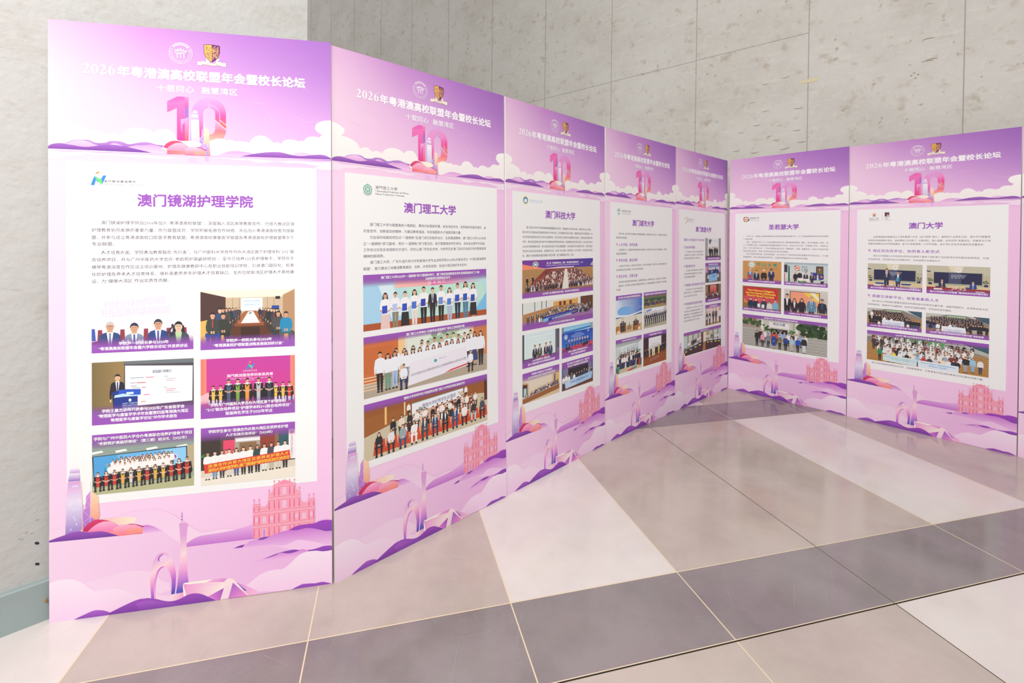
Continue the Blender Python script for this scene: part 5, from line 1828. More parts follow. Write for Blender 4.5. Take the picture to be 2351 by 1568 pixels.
def lg4(k):
    cx, cy = 176.5, 632.5
    t = C('1fa08c')
    k.disc(cx, cy, 28.5, 29.5, C('dfe8e8'), 36)
    k.disc(cx, cy, 25, 26, C('f0f2f4'), 36)
    k.poly([(cx - 14, cy - 12), (cx - 6, cy - 19), (cx + 6, cy - 19), (cx + 14, cy - 12), (cx + 6, cy - 8), (cx - 6, cy - 8)], t)
    k.ring(cx, cy + 4, 10, 16, t, 24, 20, 160)
    k.ring(cx, cy + 2, 12, 16, t, 24, 180, 250)
    k.poly([(cx - 2, cy - 2), (cx + 9, cy - 6), (cx + 5, cy + 6)], t)
    for i in range(9):
        a = math.radians(200 + i * 17.5)
        k.rect(cx + 26.8 * math.cos(a) - 2, cy + 27.5 * math.sin(a) - 2, cx + 26.8 * math.cos(a) + 2, cy + 27.5 * math.sin(a) + 2, C('5c6468'))
    k.text('澳門城市大學', 218, 340, 630, 19, C('5a5a60'))
    k.text('City University of Macau', 219, 340, 646, 10.5, C('7a7a80'))


def lg5(k):
    k.poly(path('163,632* 170,640 170,655 165,650'), C('3a7cc8'))
    for d, c in ((0, 'e8b070'), (5, 'dfa060'), (-4, 'f0c894')):
        k.line([(190 + d, 631), (205 + d, 630), (218 + d * .5, 640), (216 + d, 655), (200 + d, 672), (176 + d, 684)], 4.5, C(c), 1.5)
    k.line([(225, 640), (222, 660), (205, 678), (165, 690)], 2.5, C('8a94a4'), 1.5)
    k.line([(168, 640), (180, 655), (196, 645)], 3, C('e8b070'), 1)
    k.text('澳門旅遊大學', 230, 335, 652, 13, C('7a7880'))
    k.text('Universidade de Turismo de Macau', 231, 342, 663, 8, C('8a8890'))
    k.text('Macao University of Tourism', 231, 320, 673, 8, C('8a8890'))


def lg6(k):
    cx, cy = 170, 623
    for x, y, c in ((-24, -22, '1c3c6c'), (14, -20, '4a9cc8'), (-24, 12, '2a9a5c'), (12, 10, '1f7a6c'), (-6, -27, 'd8482c'), (-29, -6, '5a4a3c'), (22, 0, '3a3a48'), (-4, 16, '2a9a5c')):
        k.rect(cx + x, cy + y, cx + x + 13, cy + y + 12, C(c))
    k.disc(cx, cy, 22.5, 22.5, C('ea7030'), 32)
    k.disc(cx, cy, 17, 17, C('f2ece6'), 28)
    k.poly([(cx - 11, cy + 3), (cx, cy - 10), (cx + 11, cy + 3), (cx, cy + 8)], C('ea8038'))
    k.rect(cx - 5, cy + 4, cx + 5, cy + 11, C('ea8038'))
    k.text('聖若瑟大學', 210, 296, 617, 15, C('3c4a6c'), .01)
    k.text('UNIVERSITY OF', 210, 295, 631, 11, C('8a98b4'))
    k.text('SAINT JOSEPH', 210, 295, 644, 11, C('8a98b4'))
    k.text('MACAU', 267, 295, 654, 6.5, C('98a4b8'))


def lg7(k):
    cx, cy = 184, 611
    k.ring(cx, cy, 16, 18, C('c8a060'), 32, 180, 360)
    k.poly([(cx - 8, cy - 9), (cx + 8, cy - 9), (cx + 8, cy + 4), (cx, cy + 10), (cx - 8, cy + 4)], C('c8402c'))
    k.rect(cx - 4, cy - 6, cx + 4, cy + 2, C('e0b040'))
    k.rect(cx - 13, cy + 8, cx + 13, cy + 11, C('6a4c5c'))
    k.text('澳門大學', 150, 214, 643, 10, C('4a4858'), .01)
    k.text('UNIVERSIDADE DE MACAU', 144, 221, 653, 7, C('5a5868'))
    k.text('UNIVERSITY OF MACAU', 148, 217, 661, 7, C('5a5868'))
    k.rect(240.4, 592, 241.6, 661, C('b8b8c0'))
    k.rect(258, 591, 289, 624, C('24284c'))
    k.poly([(262, 614), (273, 596), (273, 614)], C('d8402c'))
    k.rect(270, 610, 275, 621, C('d8402c'))
    k.disc(280, 616, 5.5, 6, C('eaeaee'), 14)
    k.rect(276, 596, 284, 600, C('d8a83c'))
    k.text('澳門大學四十五周年', 257, 297, 631, 6, C('5a5868'))
    k.text('45.º ANIVERSÁRIO', 257, 280, 640, 6, C('5a5868'))
    k.text('45TH ANNIVERSARY', 257, 284, 648, 6, C('5a5868'))
    k.text('UNIVERSITY OF MACAU', 257, 302, 659, 6, C('6a6878'))



HEADC = '9a52bc'


def body(k, rows, em=16.6):
    for x0, x1, y, t in rows:
        k.text(t, x0, x1, y + em * .36, em, C('57495f'))


def sub(k, bl, x, y, x1, t, em=26, bullet=True):
    if bullet:
        bl.poly(ell(x - 24, y - 2, 9.5, 11, 18), vgrad(y - 13, 'c878c0', y + 9, 'f0cce6'))
        bl.disc(x - 15, y + 11, 2.2, 2.2, C('d07cc4'), 8)
    k.text(t, x, x1, y + em * .36, em, C(HEADC), .012)


L, R = 147, 911
BOARDS = [
    dict(label='pink board at far left with six photo prints in three rows of two', head=('澳门镜湖护理学院', 311, 744, 733), logo=lg1,
         body=[(181, 910, 806, '澳门镜湖护理学院自2016年加入“粤港澳高校联盟”，深度融入湾区高等教育合作，已成为推动区域'), (148, 910, 836, '护理教育协同发展的重要力量。作为联盟成员，学院积极拓展合作网络，先后加入粤港澳高校图书馆联'),
               (148, 909, 866, '盟，并参与成立粤港澳高校口腔医学教育联盟、粤港澳高校康复医学联盟及粤港澳高校护理联盟等多个'), (148, 226, 892, '专业联盟。'),
               (181, 909, 927, '人才培育方面，学院勇当教育融合“先行者”，与广州医科大学合作开办大湾区首个护理本科“2+2”联'), (148, 908, 956, '合培养项目，并与广州中医药大学合办“老龄照护高级研修班”，至今已培养120名护理骨干。学院亦于'),
               (148, 908, 986, '横琴粤澳深度合作区设立培训基地、护理及健康教研中心及职业技能培训学校，引进澳门国际化、标准'), (148, 908, 1015, '化的护理及养老人才培育体系，填补高素质老年护理人才培育缺口，全方位赋能湾区护理人才高地建'),
               (148, 424, 1043, '设，为“健康大湾区”作出实质性贡献。')], subs=[],
         photos=[(p1a, L, 1089, 514, 1333), (p1b, 541, 1089, R, 1339), (p1c, L, 1371, 515, 1624), (p1d, 541, 1378, R, 1629), (p1e, L, 1663, 515, 1905), (p1f, 541, 1669, R, 1911)]),
    dict(label='pink board showing only three large group photos stacked above each other', head=('澳门理工大学', 370, 694, 725), logo=lg2,
         body=[(182, 913, 794, '澳门理工大学与联盟高校十载耕耘，秉持对标国家所需，结合湾区所向，发挥高校所能的理念，以'), (149, 732, 825, '开放合作、创新驱动的精神，为建设教育强国、科技强国和人才强国贡献力量。'),
               (182, 913, 855, '为加深内地高校师生对“一国两制”在澳门成功实践的认识，弘扬爱国精神，澳门理工大学2023年成'), (148, 908, 885, '立“一国两制”研习基地，举办“一国两制”研习营活动，吸引联盟高校师生参加。活动以主题学术讲座、'),
               (149, 913, 914, '工作坊讨论及实地调研方式进行。同时让澳门学生赴内地、内地学生赴澳门双向交流成为传承爱国爱澳'), (149, 258, 944, '精神的新趋势。'),
               (182, 912, 973, '澳门理工大学、广东外语外贸大学和香港大学专业进修学院2020年6月联合成立 “大湾区葡语教育'), (148, 774, 1003, '联盟”，致力推动三地葡语教育融合、创新、共享和发展，促进大湾区高校学术合作。')], subs=[],
         photos=[(p2a, 146, 1031, 914, 1295), (p2b, 146, 1323, 915, 1611), (p2c, 146, 1638, 915, 1905)]),
    dict(label='pink board with yellow ringed blue logo, two wide photos above four small ones', head=('澳门科技大学', 372, 693, 711), logo=lg3,
         body=[(186, 888, 781, '澳门科技大学作为粤港澳高校联盟重要成员单位，积极推进三地学术共建、科研协作与人才培养。'), (151, 903, 811, '牵头举办多项面向成员高校的高水平学术交流，如“探索医学前沿”峰会，聚焦转化医学与药物研发，联'),
               (151, 903, 841, '动多所成员高校促进交叉合作与成果转化；依托月球与行星科学全国重点实验室，汇聚湾区及国际学者'), (151, 903, 871, '合作，推动湾区高校在空间科学与数据应用领域协同创新。面向教育治理与育人创新，主办校长论坛共'),
               (151, 903, 901, '议AI时代高等教育变革；牵头发起湾区知识产权法律联盟等，深化资源共享与机制化合作，常态化组织'), (151, 903, 930, '师生参与湾区双创训练营，加强青年交流，形成“平台共建—科研协同—人才共育—交流互通”合作体'),
               (151, 682, 959, '系。澳科大将继续服务国家战略与湾区所需，助力联盟建设走深、走实。')], subs=[],
         photos=[(p3a, 148, 988, 909, 1225), (p3b, 148, 1256, 908, 1427), (p3c, 148, 1453, 515, 1663), (p3d, 542, 1455, 908, 1667), (p3e, 149, 1695, 514, 1884), (p3f, 542, 1696, 908, 1889)]),
    dict(label='pink board with teal logo and three bulleted headings above four photo prints', head=('澳门城市大学', 366, 694, 732), logo=lg4,
         body=[(179, 908, 803, '逐梦十载，澳门城市大学积极融入粤港澳高校联盟，以协同发展之务实行动，共同绘就大湾区高等'), (144, 292, 834, '教育合作的新蓝图。'),
               (180, 909, 930, '依托联盟平台，与粤港澳多所高校联合举办品牌活动，推动区域人才流动与产教深度融合，持续赋'), (145, 292, 960, '能湾区高质量发展。'),
               (181, 910, 1057, '主办高水平学术会议，支持高水平科研合作，汇聚三地学者智慧，在数字经济、教育科技等前沿领'), (146, 530, 1088, '域开展深度对话与协同研究，助力学术共同体建设。'),
               (177, 900, 1183, '持续开展与湾区高校师生研修考察，促进教育资源互通、教学模式互鉴，夯实湾区人才交流基础。'), (178, 906, 1214, '面向未来，澳门城市大学将继续与联盟成员携手并进，主动服务国家战略，贡献新时代大学的智慧'), (145, 204, 1243, '与力量。')],
         subs=[(176, 889, 441, '人才共育，协同发展'), (176, 1013, 442, '学术共建，融合创新'), (177, 1140, 440, '师生交流，互联互通')],
         photos=[(p4a, 141, 1290, 512, 1593), (p4b, 539, 1289, 909, 1590), (p4c, 141, 1636, 508, 1904), (p4d, 536, 1636, 908, 1906)]),
    dict(label='pink board left of the corner gap with small photos stacked along its right side', head=('澳门旅游大学', 375, 693, 759), logo=lg5,
         body=[(189, 525, 955, '澳门旅游大学与佛山大学开展联合培养'), (156, 525, 985, '“旅游管理”学士学位课程，共同为湾区培养'), (157, 476, 1015, '高素质的酒店和旅游产业管理人才。'),
               (190, 524, 1131, '澳门旅游大学积极组织学生参与国防教'), (157, 512, 1161, '育营及粤港澳高校国旗护卫队交流活动，'), (157, 366, 1191, '深化学生国防教育与爱国精神。'),
               (187, 524, 1310, '澳门旅游大学于2024年主办粤港澳大湾区'), (153, 523, 1339, '高校学生音乐夜，多所联盟高校师生同台'), (153, 408, 1371, '演出，搭建“以乐会友”交流平台。'),
               (184, 523, 1484, '澳门旅游大学2023年牵头与中山大学等'), (151, 523, 1515, '大学共同成立“粤港澳高校旅游研究联盟”，汇聚'), (151, 523, 1544, '湾区旅游院校，合作开展旅游课题研究及人才培养，'), (151, 521, 1572, '定期举办学术会议，打造大湾区旅游研究合作网络，'), (151, 460, 1602, '推动湾区旅游教育与产业人才培养。')],
         subs=[(152, 842, 550, '联盟十年 耕耘合作 共创未来', 0), (183, 913, 360, '联合培养课程'), (184, 1090, 361, '国防教育交流'), (185, 1268, 560, '粤港澳大湾区高校学生音乐夜'), (184, 1444, 507, '粤港澳高校旅游研究联盟')],
         photos=[(p5a, 571, 822, 906, 1042), (p5b, 571, 1068, 906, 1264), (p5c, 571, 1287, 908, 1459), (p5d, 570, 1486, 908, 1689), (p5e, 147, 1713, 909, 1928)]),
    dict(label='pink board right of the corner gap, lowest photo a group on outdoor steps', head=('圣若瑟大学', 390, 660, 726), logo=lg6,
         body=[(176, 907, 797, '过去十年，圣若瑟大学紧跟粤港澳大湾区建设的国家战略步伐，与广东省高等院校的交流合作取得'), (142, 240, 826, '了丰硕成果。'),
               (176, 907, 856, '首先，圣若瑟大学于 2016 年以创盟院校身份加入粤港澳高校联盟。随后，圣大积极融入湾区，加'), (142, 907, 886, '入了“粤港澳大湾区 · 东南亚智库合作联盟”等高水平平台。学校与中山大学、华南理工学院、华南农业'),
               (142, 908, 917, '大学、广东外语外贸大学 、广州大学等高校深化协作，聚焦商学、法律、健康科学、社会工作及哲学等'), (142, 576, 947, '领域开展交流合作，促进了区域内的知识共享与学术融合。'),
               (176, 908, 976, '在人才协同培养方面，合作成效显著。圣大先后与广东省内知名高校签署合作与招生协议，大力推'), (143, 744, 1007, '进短期研学、学生交换及联合培养项目，为国家高质量发展与人才培养作出贡献。')], subs=[],
         photos=[(p6a, 141, 1046, 511, 1266), (p6b, 536, 1047, 908, 1267), (p6c, 141, 1303, 511, 1554), (p6d, 538, 1304, 909, 1554), (p6e, 143, 1594, 909, 1908)]),
    dict(label='pink board with navy square logo and crowd photos on wooden steps', head=('澳门大学', 421, 634, 728), logo=lg7,
         body=[(180, 908, 799, '在粤港澳高校联盟成立十周年暨澳门大学（以下简称“澳大”）建校四十五周年之际，澳大作为联盟发'), (145, 909, 829, '起院校及副理事长单位，始终秉持“立足澳门，共建湾区，融入国家，走向世界”发展定位，积极参与三地'), (145, 876, 858, '高教资源整合及协作枢纽建设，助力打造粤港澳一小时学术圈，以多项扎实合作成果庆贺双重周年。'),
               (181, 900, 961, '澳大与华南理工大学在校际合作协议框架下落地了湾区首个双向双学位本科联合培养项目，为湾'), (146, 628, 991, '区资源共享、协同育人树立优质新范式，定向培育行业紧缺人才。'),
               (177, 901, 1349, '澳大自2021年起面向联盟及国际合作院校举办优秀学生夏令营，涵盖专题研讨、实地参访及文化'), (145, 696, 1380, '体验等板块，搭建中外沟通桥梁，拓宽学生国际视野，夯实校际合作基础。'),
               (179, 882, 1882, '澳大未来将继续发挥自身优势，深耕联盟建设，为粤港澳大湾区国际教育示范区建设贡献力量。')],
         subs=[(177, 918, 616, '湾区双向双学位，协同育人新范式'), (177, 1307, 616, '搭建交流新平台，培育高素质人才')],
         photos=[(p7a, 143, 1027, 513, 1250), (p7b, 540, 1028, 910, 1252), (p7c, 143, 1411, 513, 1577), (p7d, 539, 1412, 909, 1578), (p7e, 144, 1607, 909, 1860)]),
    dict(label='pink board at right edge of the photo, cut off to a narrow strip', head=None, logo=None, body=[], subs=[], photos=[]),
]

# x, y of the middle of the lower edge, heading (rad), backward lean, tilt in its own plane
POSE = [(-1.31683, 2.02918, 1.35127, 0.01333, 0.01095), (-0.41726, 2.52557, 0.7857, 0.02028, 0.00463), (0.32095, 3.28586, 0.76525, 0.01579, 0.0018), (1.07258, 4.04248, 0.81421, 0.01185, 0.00012),
        (1.85618, 4.76526, 0.83048, 0.01589, 0.00013), (2.61263, 4.73044, 2.40349, -0.01352, 0.00203), (3.32227, 3.9362, 2.41526, -0.00591, 0.00435), (4.03100, 3.14200, 2.41526, -0.00591, 0.00435)]
GROUP = 'pink exhibition boards standing side by side'


def build_boards():
    shared = {'sky_artwork': art_sky, 'number_emblem': art_ten, 'round_seal': art_seal, 'shield_crest': art_crest, 'title_lettering': art_title, 'slogan_lettering': lambda: art_slogan(True), 'slogan_lettering ': lambda: art_slogan(False), 'skyline_artwork': art_skyline}
    jobs = []
    inks = {}
    real = Ink.mesh
    # first pass: lay everything out so that all lettering can be outlined in one go
    Ink.mesh = lambda s, name: s
    for n, fn in shared.items():
        inks[n] = fn()
    sheet = Ink(0.55)
    sheet.rect(60, 560, 1002, 1940, C('f0f0f0'))
    for i, b in enumerate(BOARDS):
        parts = []
        if b['logo']:
            k = Ink(0.75)
            b['logo'](k)
            parts.append(('school_logo', k, None))
        if b['head']:
            t, x0, x1, yb = b['head']
            k = Ink(0.8)
            k.text(t, x0, x1, yb, 54, C(HEADC), .03)
            parts.append(('heading_lettering', k, None))
        if b['subs']:
            for s in b['subs']:
                k, bl = Ink(0.8), Ink(0.8)
                sub(k, bl, s[0], s[1], s[2], s[3], bullet=len(s) == 4)
                parts.append(('subheading_lettering', k, bl))
        if b['body']:
            block = []
            for n, rw in enumerate(b['body']):
                block.append(rw)
                if n + 1 == len(b['body']) or b['body'][n + 1][2] - rw[2] > 40:
                    k = Ink(0.8)
                    body(k, block)
                    parts.append(('body_lettering', k, None))
                    block = []
        for j, (fn, x0, y0, x1, y1) in enumerate(b['photos']):
            p = shot(fn, x0, y0, x1, y1, 100 * i + j)
            parts.append(('photo_print', p, p.cap))
        jobs.append(parts)
    Ink.mesh = real
    run_texts()
    meshes = {n: k.mesh(n) for n, k in inks.items()}
    meshes['content_sheet'] = sheet.mesh('content_sheet')
    for i, (b, ps) in enumerate(zip(BOARDS, POSE)):
        x, y, t, l, r = ps
        a = Vector((math.sin(t), math.cos(t), 0))
        bk = Vector((-a.y, a.x, 0))
        u = bk * math.sin(l) + Vector((0, 0, 1)) * math.cos(l)
        A = a * math.cos(r) + u * math.sin(r)
        U = -a * math.sin(r) + u * math.cos(r)
        B = U.cross(A)
        o = Vector((x, y, 0)) - A * (BW / 2000)
        root = bpy.data.objects.new('exhibition_board', None)
        COL.objects.link(root)
        root.matrix_world = Matrix(((A.x, B.x, U.x, o.x), (A.y, B.y, U.y, o.y), (A.z, B.z, U.z, o.z), (0, 0, 0, 1)))
        root['label'] = b['label']
        root['category'] = 'exhibition board'
        root['group'] = GROUP
        # the lower edge rests on the floor along its whole length
        z0, z1 = o.z, o.z + A.z * BW / 1000
        link('panel', art_panel((-z0 / U.z + .0004, -z1 / U.z + .0004)), root)
        for n in ('sky_artwork', 'number_emblem', 'round_seal', 'shield_crest', 'title_lettering', 'slogan_lettering', 'slogan_lettering ', 'content_sheet'):
            link(n.strip(), meshes[n], root)
        for n, k, cap in jobs[i]:
            ob = link(n, k.mesh(n), root)
            if cap is not None and cap.V:
                cn = 'bullet_mark' if n == 'subheading_lettering' else 'caption_lettering'
                link(cn, cap.mesh(cn), ob)
        link('skyline_artwork', meshes['skyline_artwork'], root)


build_boards()


# ------------------------------------------------------------------ the room
def noise_mix(m, specs, base, coord='Object', bump=0.0, bump_scale=40.0, rough=None):
    """base colour blended with several noise patterns: (scale vector, detail, lo, hi, colour, amount)"""
    nt = m.node_tree
    b = nt.nodes['Principled BSDF']
    tc = nt.nodes.new('ShaderNodeTexCoord')
    prev = None
    for sc, det, lo, hi, colr, amt in specs:
        mp = nt.nodes.new('ShaderNodeMapping')
        mp.inputs['Scale'].default_value = sc
        mp.inputs['Location'].default_value = (det * 3.1, lo * 17, hi * 11)
        nz = nt.nodes.new('ShaderNodeTexNoise')
        nz.inputs['Scale'].default_value = 1.0
        nz.inputs['Detail'].default_value = det
        nz.inputs['Roughness'].default_value = 0.62
        nt.links.new(tc.outputs[coord], mp.inputs['Vector'])
        nt.links.new(mp.outputs[0], nz.inputs['Vector'])
        mr = nt.nodes.new('ShaderNodeMapRange')
        mr.inputs['From Min'].default_value = lo
        mr.inputs['From Max'].default_value = hi
        mr.inputs['To Max'].default_value = amt
        nt.links.new(nz.outputs['Fac'], mr.inputs['Value'])
        mx = nt.nodes.new('ShaderNodeMix')
        mx.data_type = 'RGBA'
        nt.links.new(mr.outputs[0], mx.inputs[0])
        if prev is None:
            mx.inputs[6].default_value = base
        else:
            nt.links.new(prev, mx.inputs[6])
        mx.inputs[7].default_value = colr
        prev = mx.outputs[2]
    nt.links.new(prev, b.inputs['Base Color'])
    if bump:
        nz = nt.nodes.new('ShaderNodeTexNoise')
        nz.inputs['Scale'].default_value = bump_scale
        nz.inputs['Detail'].default_value = 6
        bp = nt.nodes.new('ShaderNodeBump')
        bp.inputs['Strength'].default_value = bump
        bp.inputs['Distance'].default_value = 0.01
        nt.links.new(tc.outputs[coord], nz.inputs['Vector'])
        nt.links.new(nz.outputs['Fac'], bp.inputs['Height'])
        nt.links.new(bp.outputs[0], b.inputs['Normal'])
    return m


M_CONC_B = noise_mix(mat('board_marked_concrete', rough=0.85, spec=0.2),
                     [((1.1, 1.1, 1.5), 8, .42, .72, hx('bab4ac'), .55), ((7, 7, 9), 6, .56, .74, hx('a9977f'), .6), ((18, 18, 14), 5, .52, .75, hx('dedad4'), .5), ((3, 3, 22), 4, .55, .8, hx('e4e0da'), .5), ((12, 12, 12), 3, .66, .72, hx('94846e'), .5)],
                     hx('d4d1cb'), bump=.35, bump_scale=26)
M_CONC_L = noise_mix(mat('pale_concrete', rough=0.85, spec=0.2),
                     [((3, 3, 9), 7, .48, .75, hx('b6b0a5'), .6), ((16, 16, 40), 5, .55, .75, hx('a89d8e'), .5), ((2, 2, 2), 4, .4, .7, hx('cbcac8'), .6)],
                     hx('c2c1bf'), bump=.3, bump_scale=30)
M_GROOVE = mat('concrete_joint_line', hx('a9a49c'), .9, .1)
M_SCUFF = mat('concrete_scuff', hx('a09482'), .9, .1)
M_HOLE = mat('tie_hole', hx('3c3c44'), .9, .1)
M_SKIRT = noise_mix(mat('painted_skirting', rough=0.55, spec=0.4), [((5, 5, 5), 4, .4, .7, hx('a2afb0'), .5)], hx('98a5a5'))
M_TAPE = mat('yellow_tape', hx('dcd2ae'), .6, .3)
M_CHIP = mat('terracotta_chip', hx('b08a62'), .8, .2)


def stone(name, base, dark, lightc, rough):
    return noise_mix(mat(name, rough=rough, spec=0.5), [((2.2, 2.2, 2.2), 5, .4, .7, dark, .35), ((150, 150, 150), 2, .64, .72, dark, .4), ((160, 160, 160), 2, .66, .74, lightc, .25)], base)


M_BEIGE = stone('beige_stone_tile', hx('c2b5ac'), hx('8f827b'), hx('c8beb6'), 0.12)
M_WHITE = stone('white_stone_tile', hx('dfd7d2'), hx('c0b7b4'), hx('dcd6d2'), 0.12)
M_DARK = stone('dark_stone_tile', hx('948a8b'), hx('57504f'), hx('95908e'), 0.12)
M_GROUT = mat('cream_grout', hx('e0cdb0'), .8, .2)
M_GAP = mat('dark_movement_joint', hx('2c2624'), .8, .2)
M_SCR = mat('floor_scratch', hx('a8a2a0'), .5, .4)


def raw_mesh(name, quads, mats, parent=None):
    V, Fc, Mi = [], [], []
    for q, m in quads:
        b = len(V)
        V += [tuple(v) for v in q]
        Fc.append(tuple(range(b, b + len(q))))
        Mi.append(m)
    me = bpy.data.meshes.new(name)
    me.from_pydata(V, [], Fc)
    for m in mats:
        me.materials.append(m)
    me.polygons.foreach_set('material_index', Mi)
    me.update()
    return link(name, me, parent)


# floor: rows of 1.6 m deep tiles with a 0.4 m dark band between them
G_ANG, G_X, G_Y, SX, SD, SL = 0.25939, -0.77772, 1.84124, 0.79844, 0.40054, 1.59412
ge = Vector((math.cos(G_ANG), math.sin(G_ANG), 0))
gn = Vector((-ge.y, ge.x, 0))
go = Vector((G_X, G_Y, 0))


def gp(c, v, z=0.0):
    p = go + ge * (c * SX) + gn * v
    return (p.x, p.y, z)


quads = []
rows = []
PER = SL + SD
for k in range(-4, 8):
    rows.append((k * PER, k * PER + SL, 'big', k))
    rows.append((k * PER + SL, (k + 1) * PER, 'dark', k))
for v0, v1, kind, k in rows:
    for c in range(-12, 16):
        if kind == 'dark':
            mi = 2
        else:
            off = {0: 1, 1: 0, -1: 0}.get(k, k % 3)
            mi = 1 if (c - off) % 3 == 0 else 0
        quads.append(([gp(c, v0), gp(c + 1, v0), gp(c + 1, v1), gp(c, v1)], mi))


def strip(a, b, w, m, z):
    a, b = Vector(a), Vector(b)
    d = (b - a).normalized()
    n = Vector((-d.y, d.x, 0)) * (w / 2)
    q = [a - n, b - n, b + n, a + n]
    quads.append(([(p.x, p.y, z) for p in q], m))


V0, V1 = -4 * PER, 8 * PER
for c in range(-12, 17):
    if c == 3:
        strip(gp(c, V0), gp(c, V1), .0058, 3, .0003)
        strip(gp(c, V0), gp(c, V1), .0040, 4, .0005)
    else:
        strip(gp(c, V0), gp(c, V1), .0052, 3, .0003)
for v0, v1, kind, k in rows:
    if kind == 'big' or True:
        if kind == 'dark' and k == -1:
            strip(gp(-12, v0), gp(16, v0), .011, 3, .0004)
            strip(gp(-12, v0 - .002), gp(16, v0 - .002), .0062, 4, .0006)
        else:
            strip(gp(-12, v0), gp(16, v0), .0052, 3, .0004)
rs = random.Random(5)
for i in range(95):
    c, v = rs.uniform(-.6, 4.4), rs.choice((rs.uniform(-.39, -.01), rs.uniform(-.39, -.01), rs.uniform(-.35, 1.4)))
    a0, L_ = rs.uniform(0, math.pi), rs.uniform(.02, .2)
    p = Vector(gp(c, v))
    q = p + Vector((math.cos(a0), math.sin(a0), 0)) * L_
    m_ = (p + q) / 2 + Vector((-math.sin(a0), math.cos(a0), 0)) * rs.uniform(-.012, .012)
    w = rs.uniform(.0004, .0010)
    strip(p, m_, w, 5, .0002)
    strip(m_, q, w, 5, .0002)
fl = raw_mesh('floor', quads, [M_BEIGE, M_WHITE, M_DARK, M_GROUT, M_GAP, M_SCR])
fl['kind'] = 'structure'

# left wall: a free end, its skirting 24 mm proud of the concrete face
LD = Vector((0.715, 0.699, 0)).normalized()
LN = Vector((LD.y, -LD.x, 0))                 # towards the room
LP = Vector((-1.90131, 1.88439, 0))
TOPZ = 9.0


def lw(t, d, z):
    p = LP + LD * t + LN * d
    return (p.x, p.y, z)


T_END = 1.08
WALL_T = .45
q = []
SB = -.027
q.append(([lw(-6, SB, 0), lw(T_END, SB, 0), lw(T_END, SB, TOPZ), lw(-6, SB, TOPZ)], 0))
q.append(([lw(T_END, SB, 0), lw(T_END, SB - WALL_T, 0), lw(T_END, SB - WALL_T, TOPZ), lw(T_END, SB, TOPZ)], 0))
q.append(([lw(T_END, SB - WALL_T, 0), lw(-6, SB - WALL_T, 0), lw(-6, SB - WALL_T, TOPZ), lw(T_END, SB - WALL_T, TOPZ)], 0))
q.append(([lw(-6, SB, TOPZ), lw(T_END, SB, TOPZ), lw(T_END, SB - WALL_T, TOPZ), lw(-6, SB - WALL_T, TOPZ)], 0))
q.append(([lw(-6, SB, 0), lw(-6, SB, TOPZ), lw(-6, SB - WALL_T, TOPZ), lw(-6, SB - WALL_T, 0)], 0))
for z, t in ((.309, .033), (.225, .034)):     # two open tie holes low on the wall
    q.append(([lw(t + .006 * math.cos(a * math.pi / 6) - .003 * math.sin(a * math.pi / 6), SB + .0008, z + .0065 * math.sin(a * math.pi / 6)) for a in range(12)], 1))
for t, z in ((.0, .36), (.015, .352), (-.02, .345), (-.012, .338), (.03, .40)):
    q.append(([lw(t, SB + .0008, z), lw(t + .008, SB + .0008, z + .003), lw(t + .008, SB + .0008, z + .0045), lw(t, SB + .0008, z + .002)], 2))
wl = raw_mesh('wall_left', q, [M_CONC_L, M_HOLE, M_SCUFF])
wl['kind'] = 'structure'
q = []
bz = .159
q.append(([lw(-6, 0, 0), lw(T_END, 0, 0), lw(T_END, 0, bz - .004), lw(-6, 0, bz - .004)], 0))
q.append(([lw(-6, 0, bz - .004), lw(T_END, 0, bz - .004), lw(T_END, -.006, bz), lw(-6, -.006, bz)], 0))
q.append(([lw(-6, -.006, bz), lw(T_END, -.006, bz), lw(T_END, SB, bz), lw(-6, SB, bz)], 0))
q.append(([lw(T_END, 0, 0), lw(T_END, SB, 0), lw(T_END, SB, bz), lw(T_END, 0, bz)], 0))
bb = raw_mesh('baseboard_left', q, [M_SKIRT])
bb['kind'] = 'structure'

# a crumb of terracotta wedged against the skirting
CH = [(.055, .004, .076), (.062, .004, .070), (.064, .012, .078), (.058, .014, .086), (.054, .008, .088), (.060, .003, .090)]
me = bpy.data.meshes.new('plaster_chip')
me.from_pydata([lw(*c) for c in CH], [], [(0, 1, 2), (0, 2, 3), (0, 3, 4), (4, 3, 5), (3, 2, 5), (2, 1, 5), (1, 0, 5), (0, 4, 5)])
me.materials.append(M_CHIP)
chip = link('plaster_chip', me)
chip['label'] = 'small orange brown chip stuck to the grey skirting beside the leftmost board'
chip['category'] = 'chip'

# back wall: formwork joints every 1.2 m, one level joint, old scuffs
WD = Vector((0.72496, -0.68879, 0)).normalized()
WN = Vector((-.68879, -.72496, 0)).normalized()   # towards the room
WP = Vector((3.02868, 5.10215, 0))


def bw(t, z, d=0.0):
    p = WP + WD * t + WN * d
    return (p.x, p.y, z)


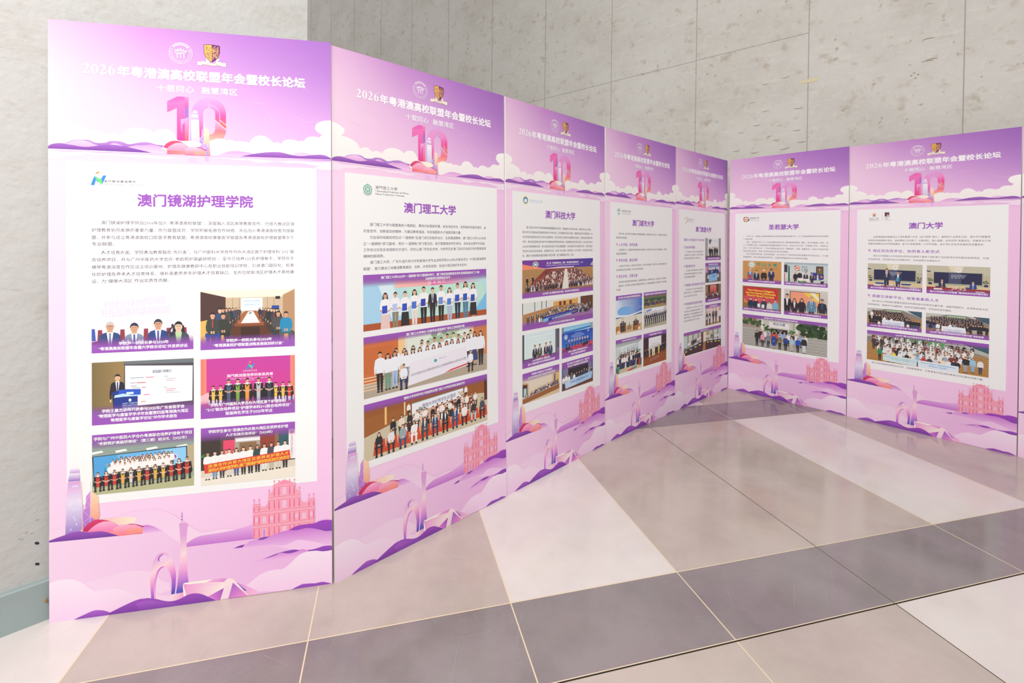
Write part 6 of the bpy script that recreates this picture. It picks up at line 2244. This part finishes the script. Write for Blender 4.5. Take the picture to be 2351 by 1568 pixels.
q = [([bw(-17, 0), bw(6, 0), bw(6, TOPZ), bw(-17, TOPZ)], 0),
     ([bw(-17, 0, -.4), bw(-17, TOPZ, -.4), bw(6, TOPZ, -.4), bw(6, 0, -.4)], 0),
     ([bw(-17, TOPZ), bw(6, TOPZ), bw(6, TOPZ, -.4), bw(-17, TOPZ, -.4)], 0),
     ([bw(6, 0), bw(6, 0, -.4), bw(6, TOPZ, -.4), bw(6, TOPZ)], 0), ([bw(-17, 0), bw(-17, TOPZ), bw(-17, TOPZ, -.4), bw(-17, 0, -.4)], 0)]
for k in range(-14, 5):
    t = k * 1.2
    w = .0035 if k > -3 else .004
    q.append(([bw(t - w, 0, .0015), bw(t + w, 0, .0015), bw(t + w, TOPZ, .0015), bw(t - w, TOPZ, .0015)], 1))
for z in (1.33, 3.735):
    for k in range(-14, 5):
        if k == 0 and z > 2:
            continue
        q.append(([bw(k * 1.2, z, .0012), bw(k * 1.2 + 1.2, z - .004, .0012), bw(k * 1.2 + 1.2, z + .002, .0012), bw(k * 1.2, z + .006, .0012)], 1))
rs = random.Random(11)


def scuff(t, z, size, flip=1):
    a0 = rs.uniform(200, 230)
    a1 = rs.uniform(320, 350)
    n = 9
    pts_o, pts_i = [], []
    for i in range(n):
        a = math.radians(a0 + (a1 - a0) * i / (n - 1))
        w = .16 * math.sin(math.pi * (i + .4) / n) + .03
        pts_o.append((t + size * math.cos(a), z + flip * size * .45 * math.sin(a)))
        pts_i.append((t + size * (1 - w) * math.cos(a), z + flip * size * .45 * (1 - w * 1.8) * math.sin(a)))
    for i in range(n - 1):
        q.append(([bw(*pts_o[i], .001), bw(*pts_o[i + 1], .001), bw(*pts_i[i + 1], .001), bw(*pts_i[i], .001)], 2))


for t, z in ((-.22, 3.33), (-.42, 3.3), (-.55, 3.12), (-.08, 2.98), (-.42, 3.0), (-.27, 2.82), (-.1, 2.75), (-.36, 2.72), (-.66, 2.8), (-.5, 2.86), (-.72, 2.6), (-.52, 2.56), (-.22, 2.57), (-.05, 2.62), (-.3, 2.67),
             (-3.2, 3.6), (-3.35, 3.4), (-3.1, 3.35), (-3.6, 3.5), (-2.9, 3.6), (-4.2, 3.9), (-4.4, 3.8)):
    scuff(t, z, rs.uniform(.035, .06))
for t, z in ((.96, 3.39), (.98, 3.2), (.95, 3.19)):
    scuff(t, z, .055, -1)
for t, z in ((.86, 3.12), (.89, 3.1), (.87, 3.07), (.84, 3.1)):
    q.append(([bw(t + .008 * math.cos(a * math.pi / 5), z + .006 * math.sin(a * math.pi / 5), .001) for a in range(10)], 2))
wb = raw_mesh('wall_back', q, [M_CONC_B, M_GROOVE, M_SCUFF])
wb['kind'] = 'structure'

tp = [bw(-.075, 3.215, .0022), bw(.088, 3.215, .0022), bw(.09, 3.255, .0022), bw(.02, 3.25, .0022), bw(-.06, 3.25, .0022), bw(-.078, 3.24, .0022)]
tape = raw_mesh('tape_strip', [(tp, 0), ([bw(-.075, 3.215, .0018), bw(-.078, 3.24, .0018), bw(.09, 3.255, .0018), bw(.088, 3.215, .0018)], 0)], [M_TAPE])
tape['label'] = 'faded yellow tape strip across a vertical joint of the concrete back wall'
tape['category'] = 'tape'
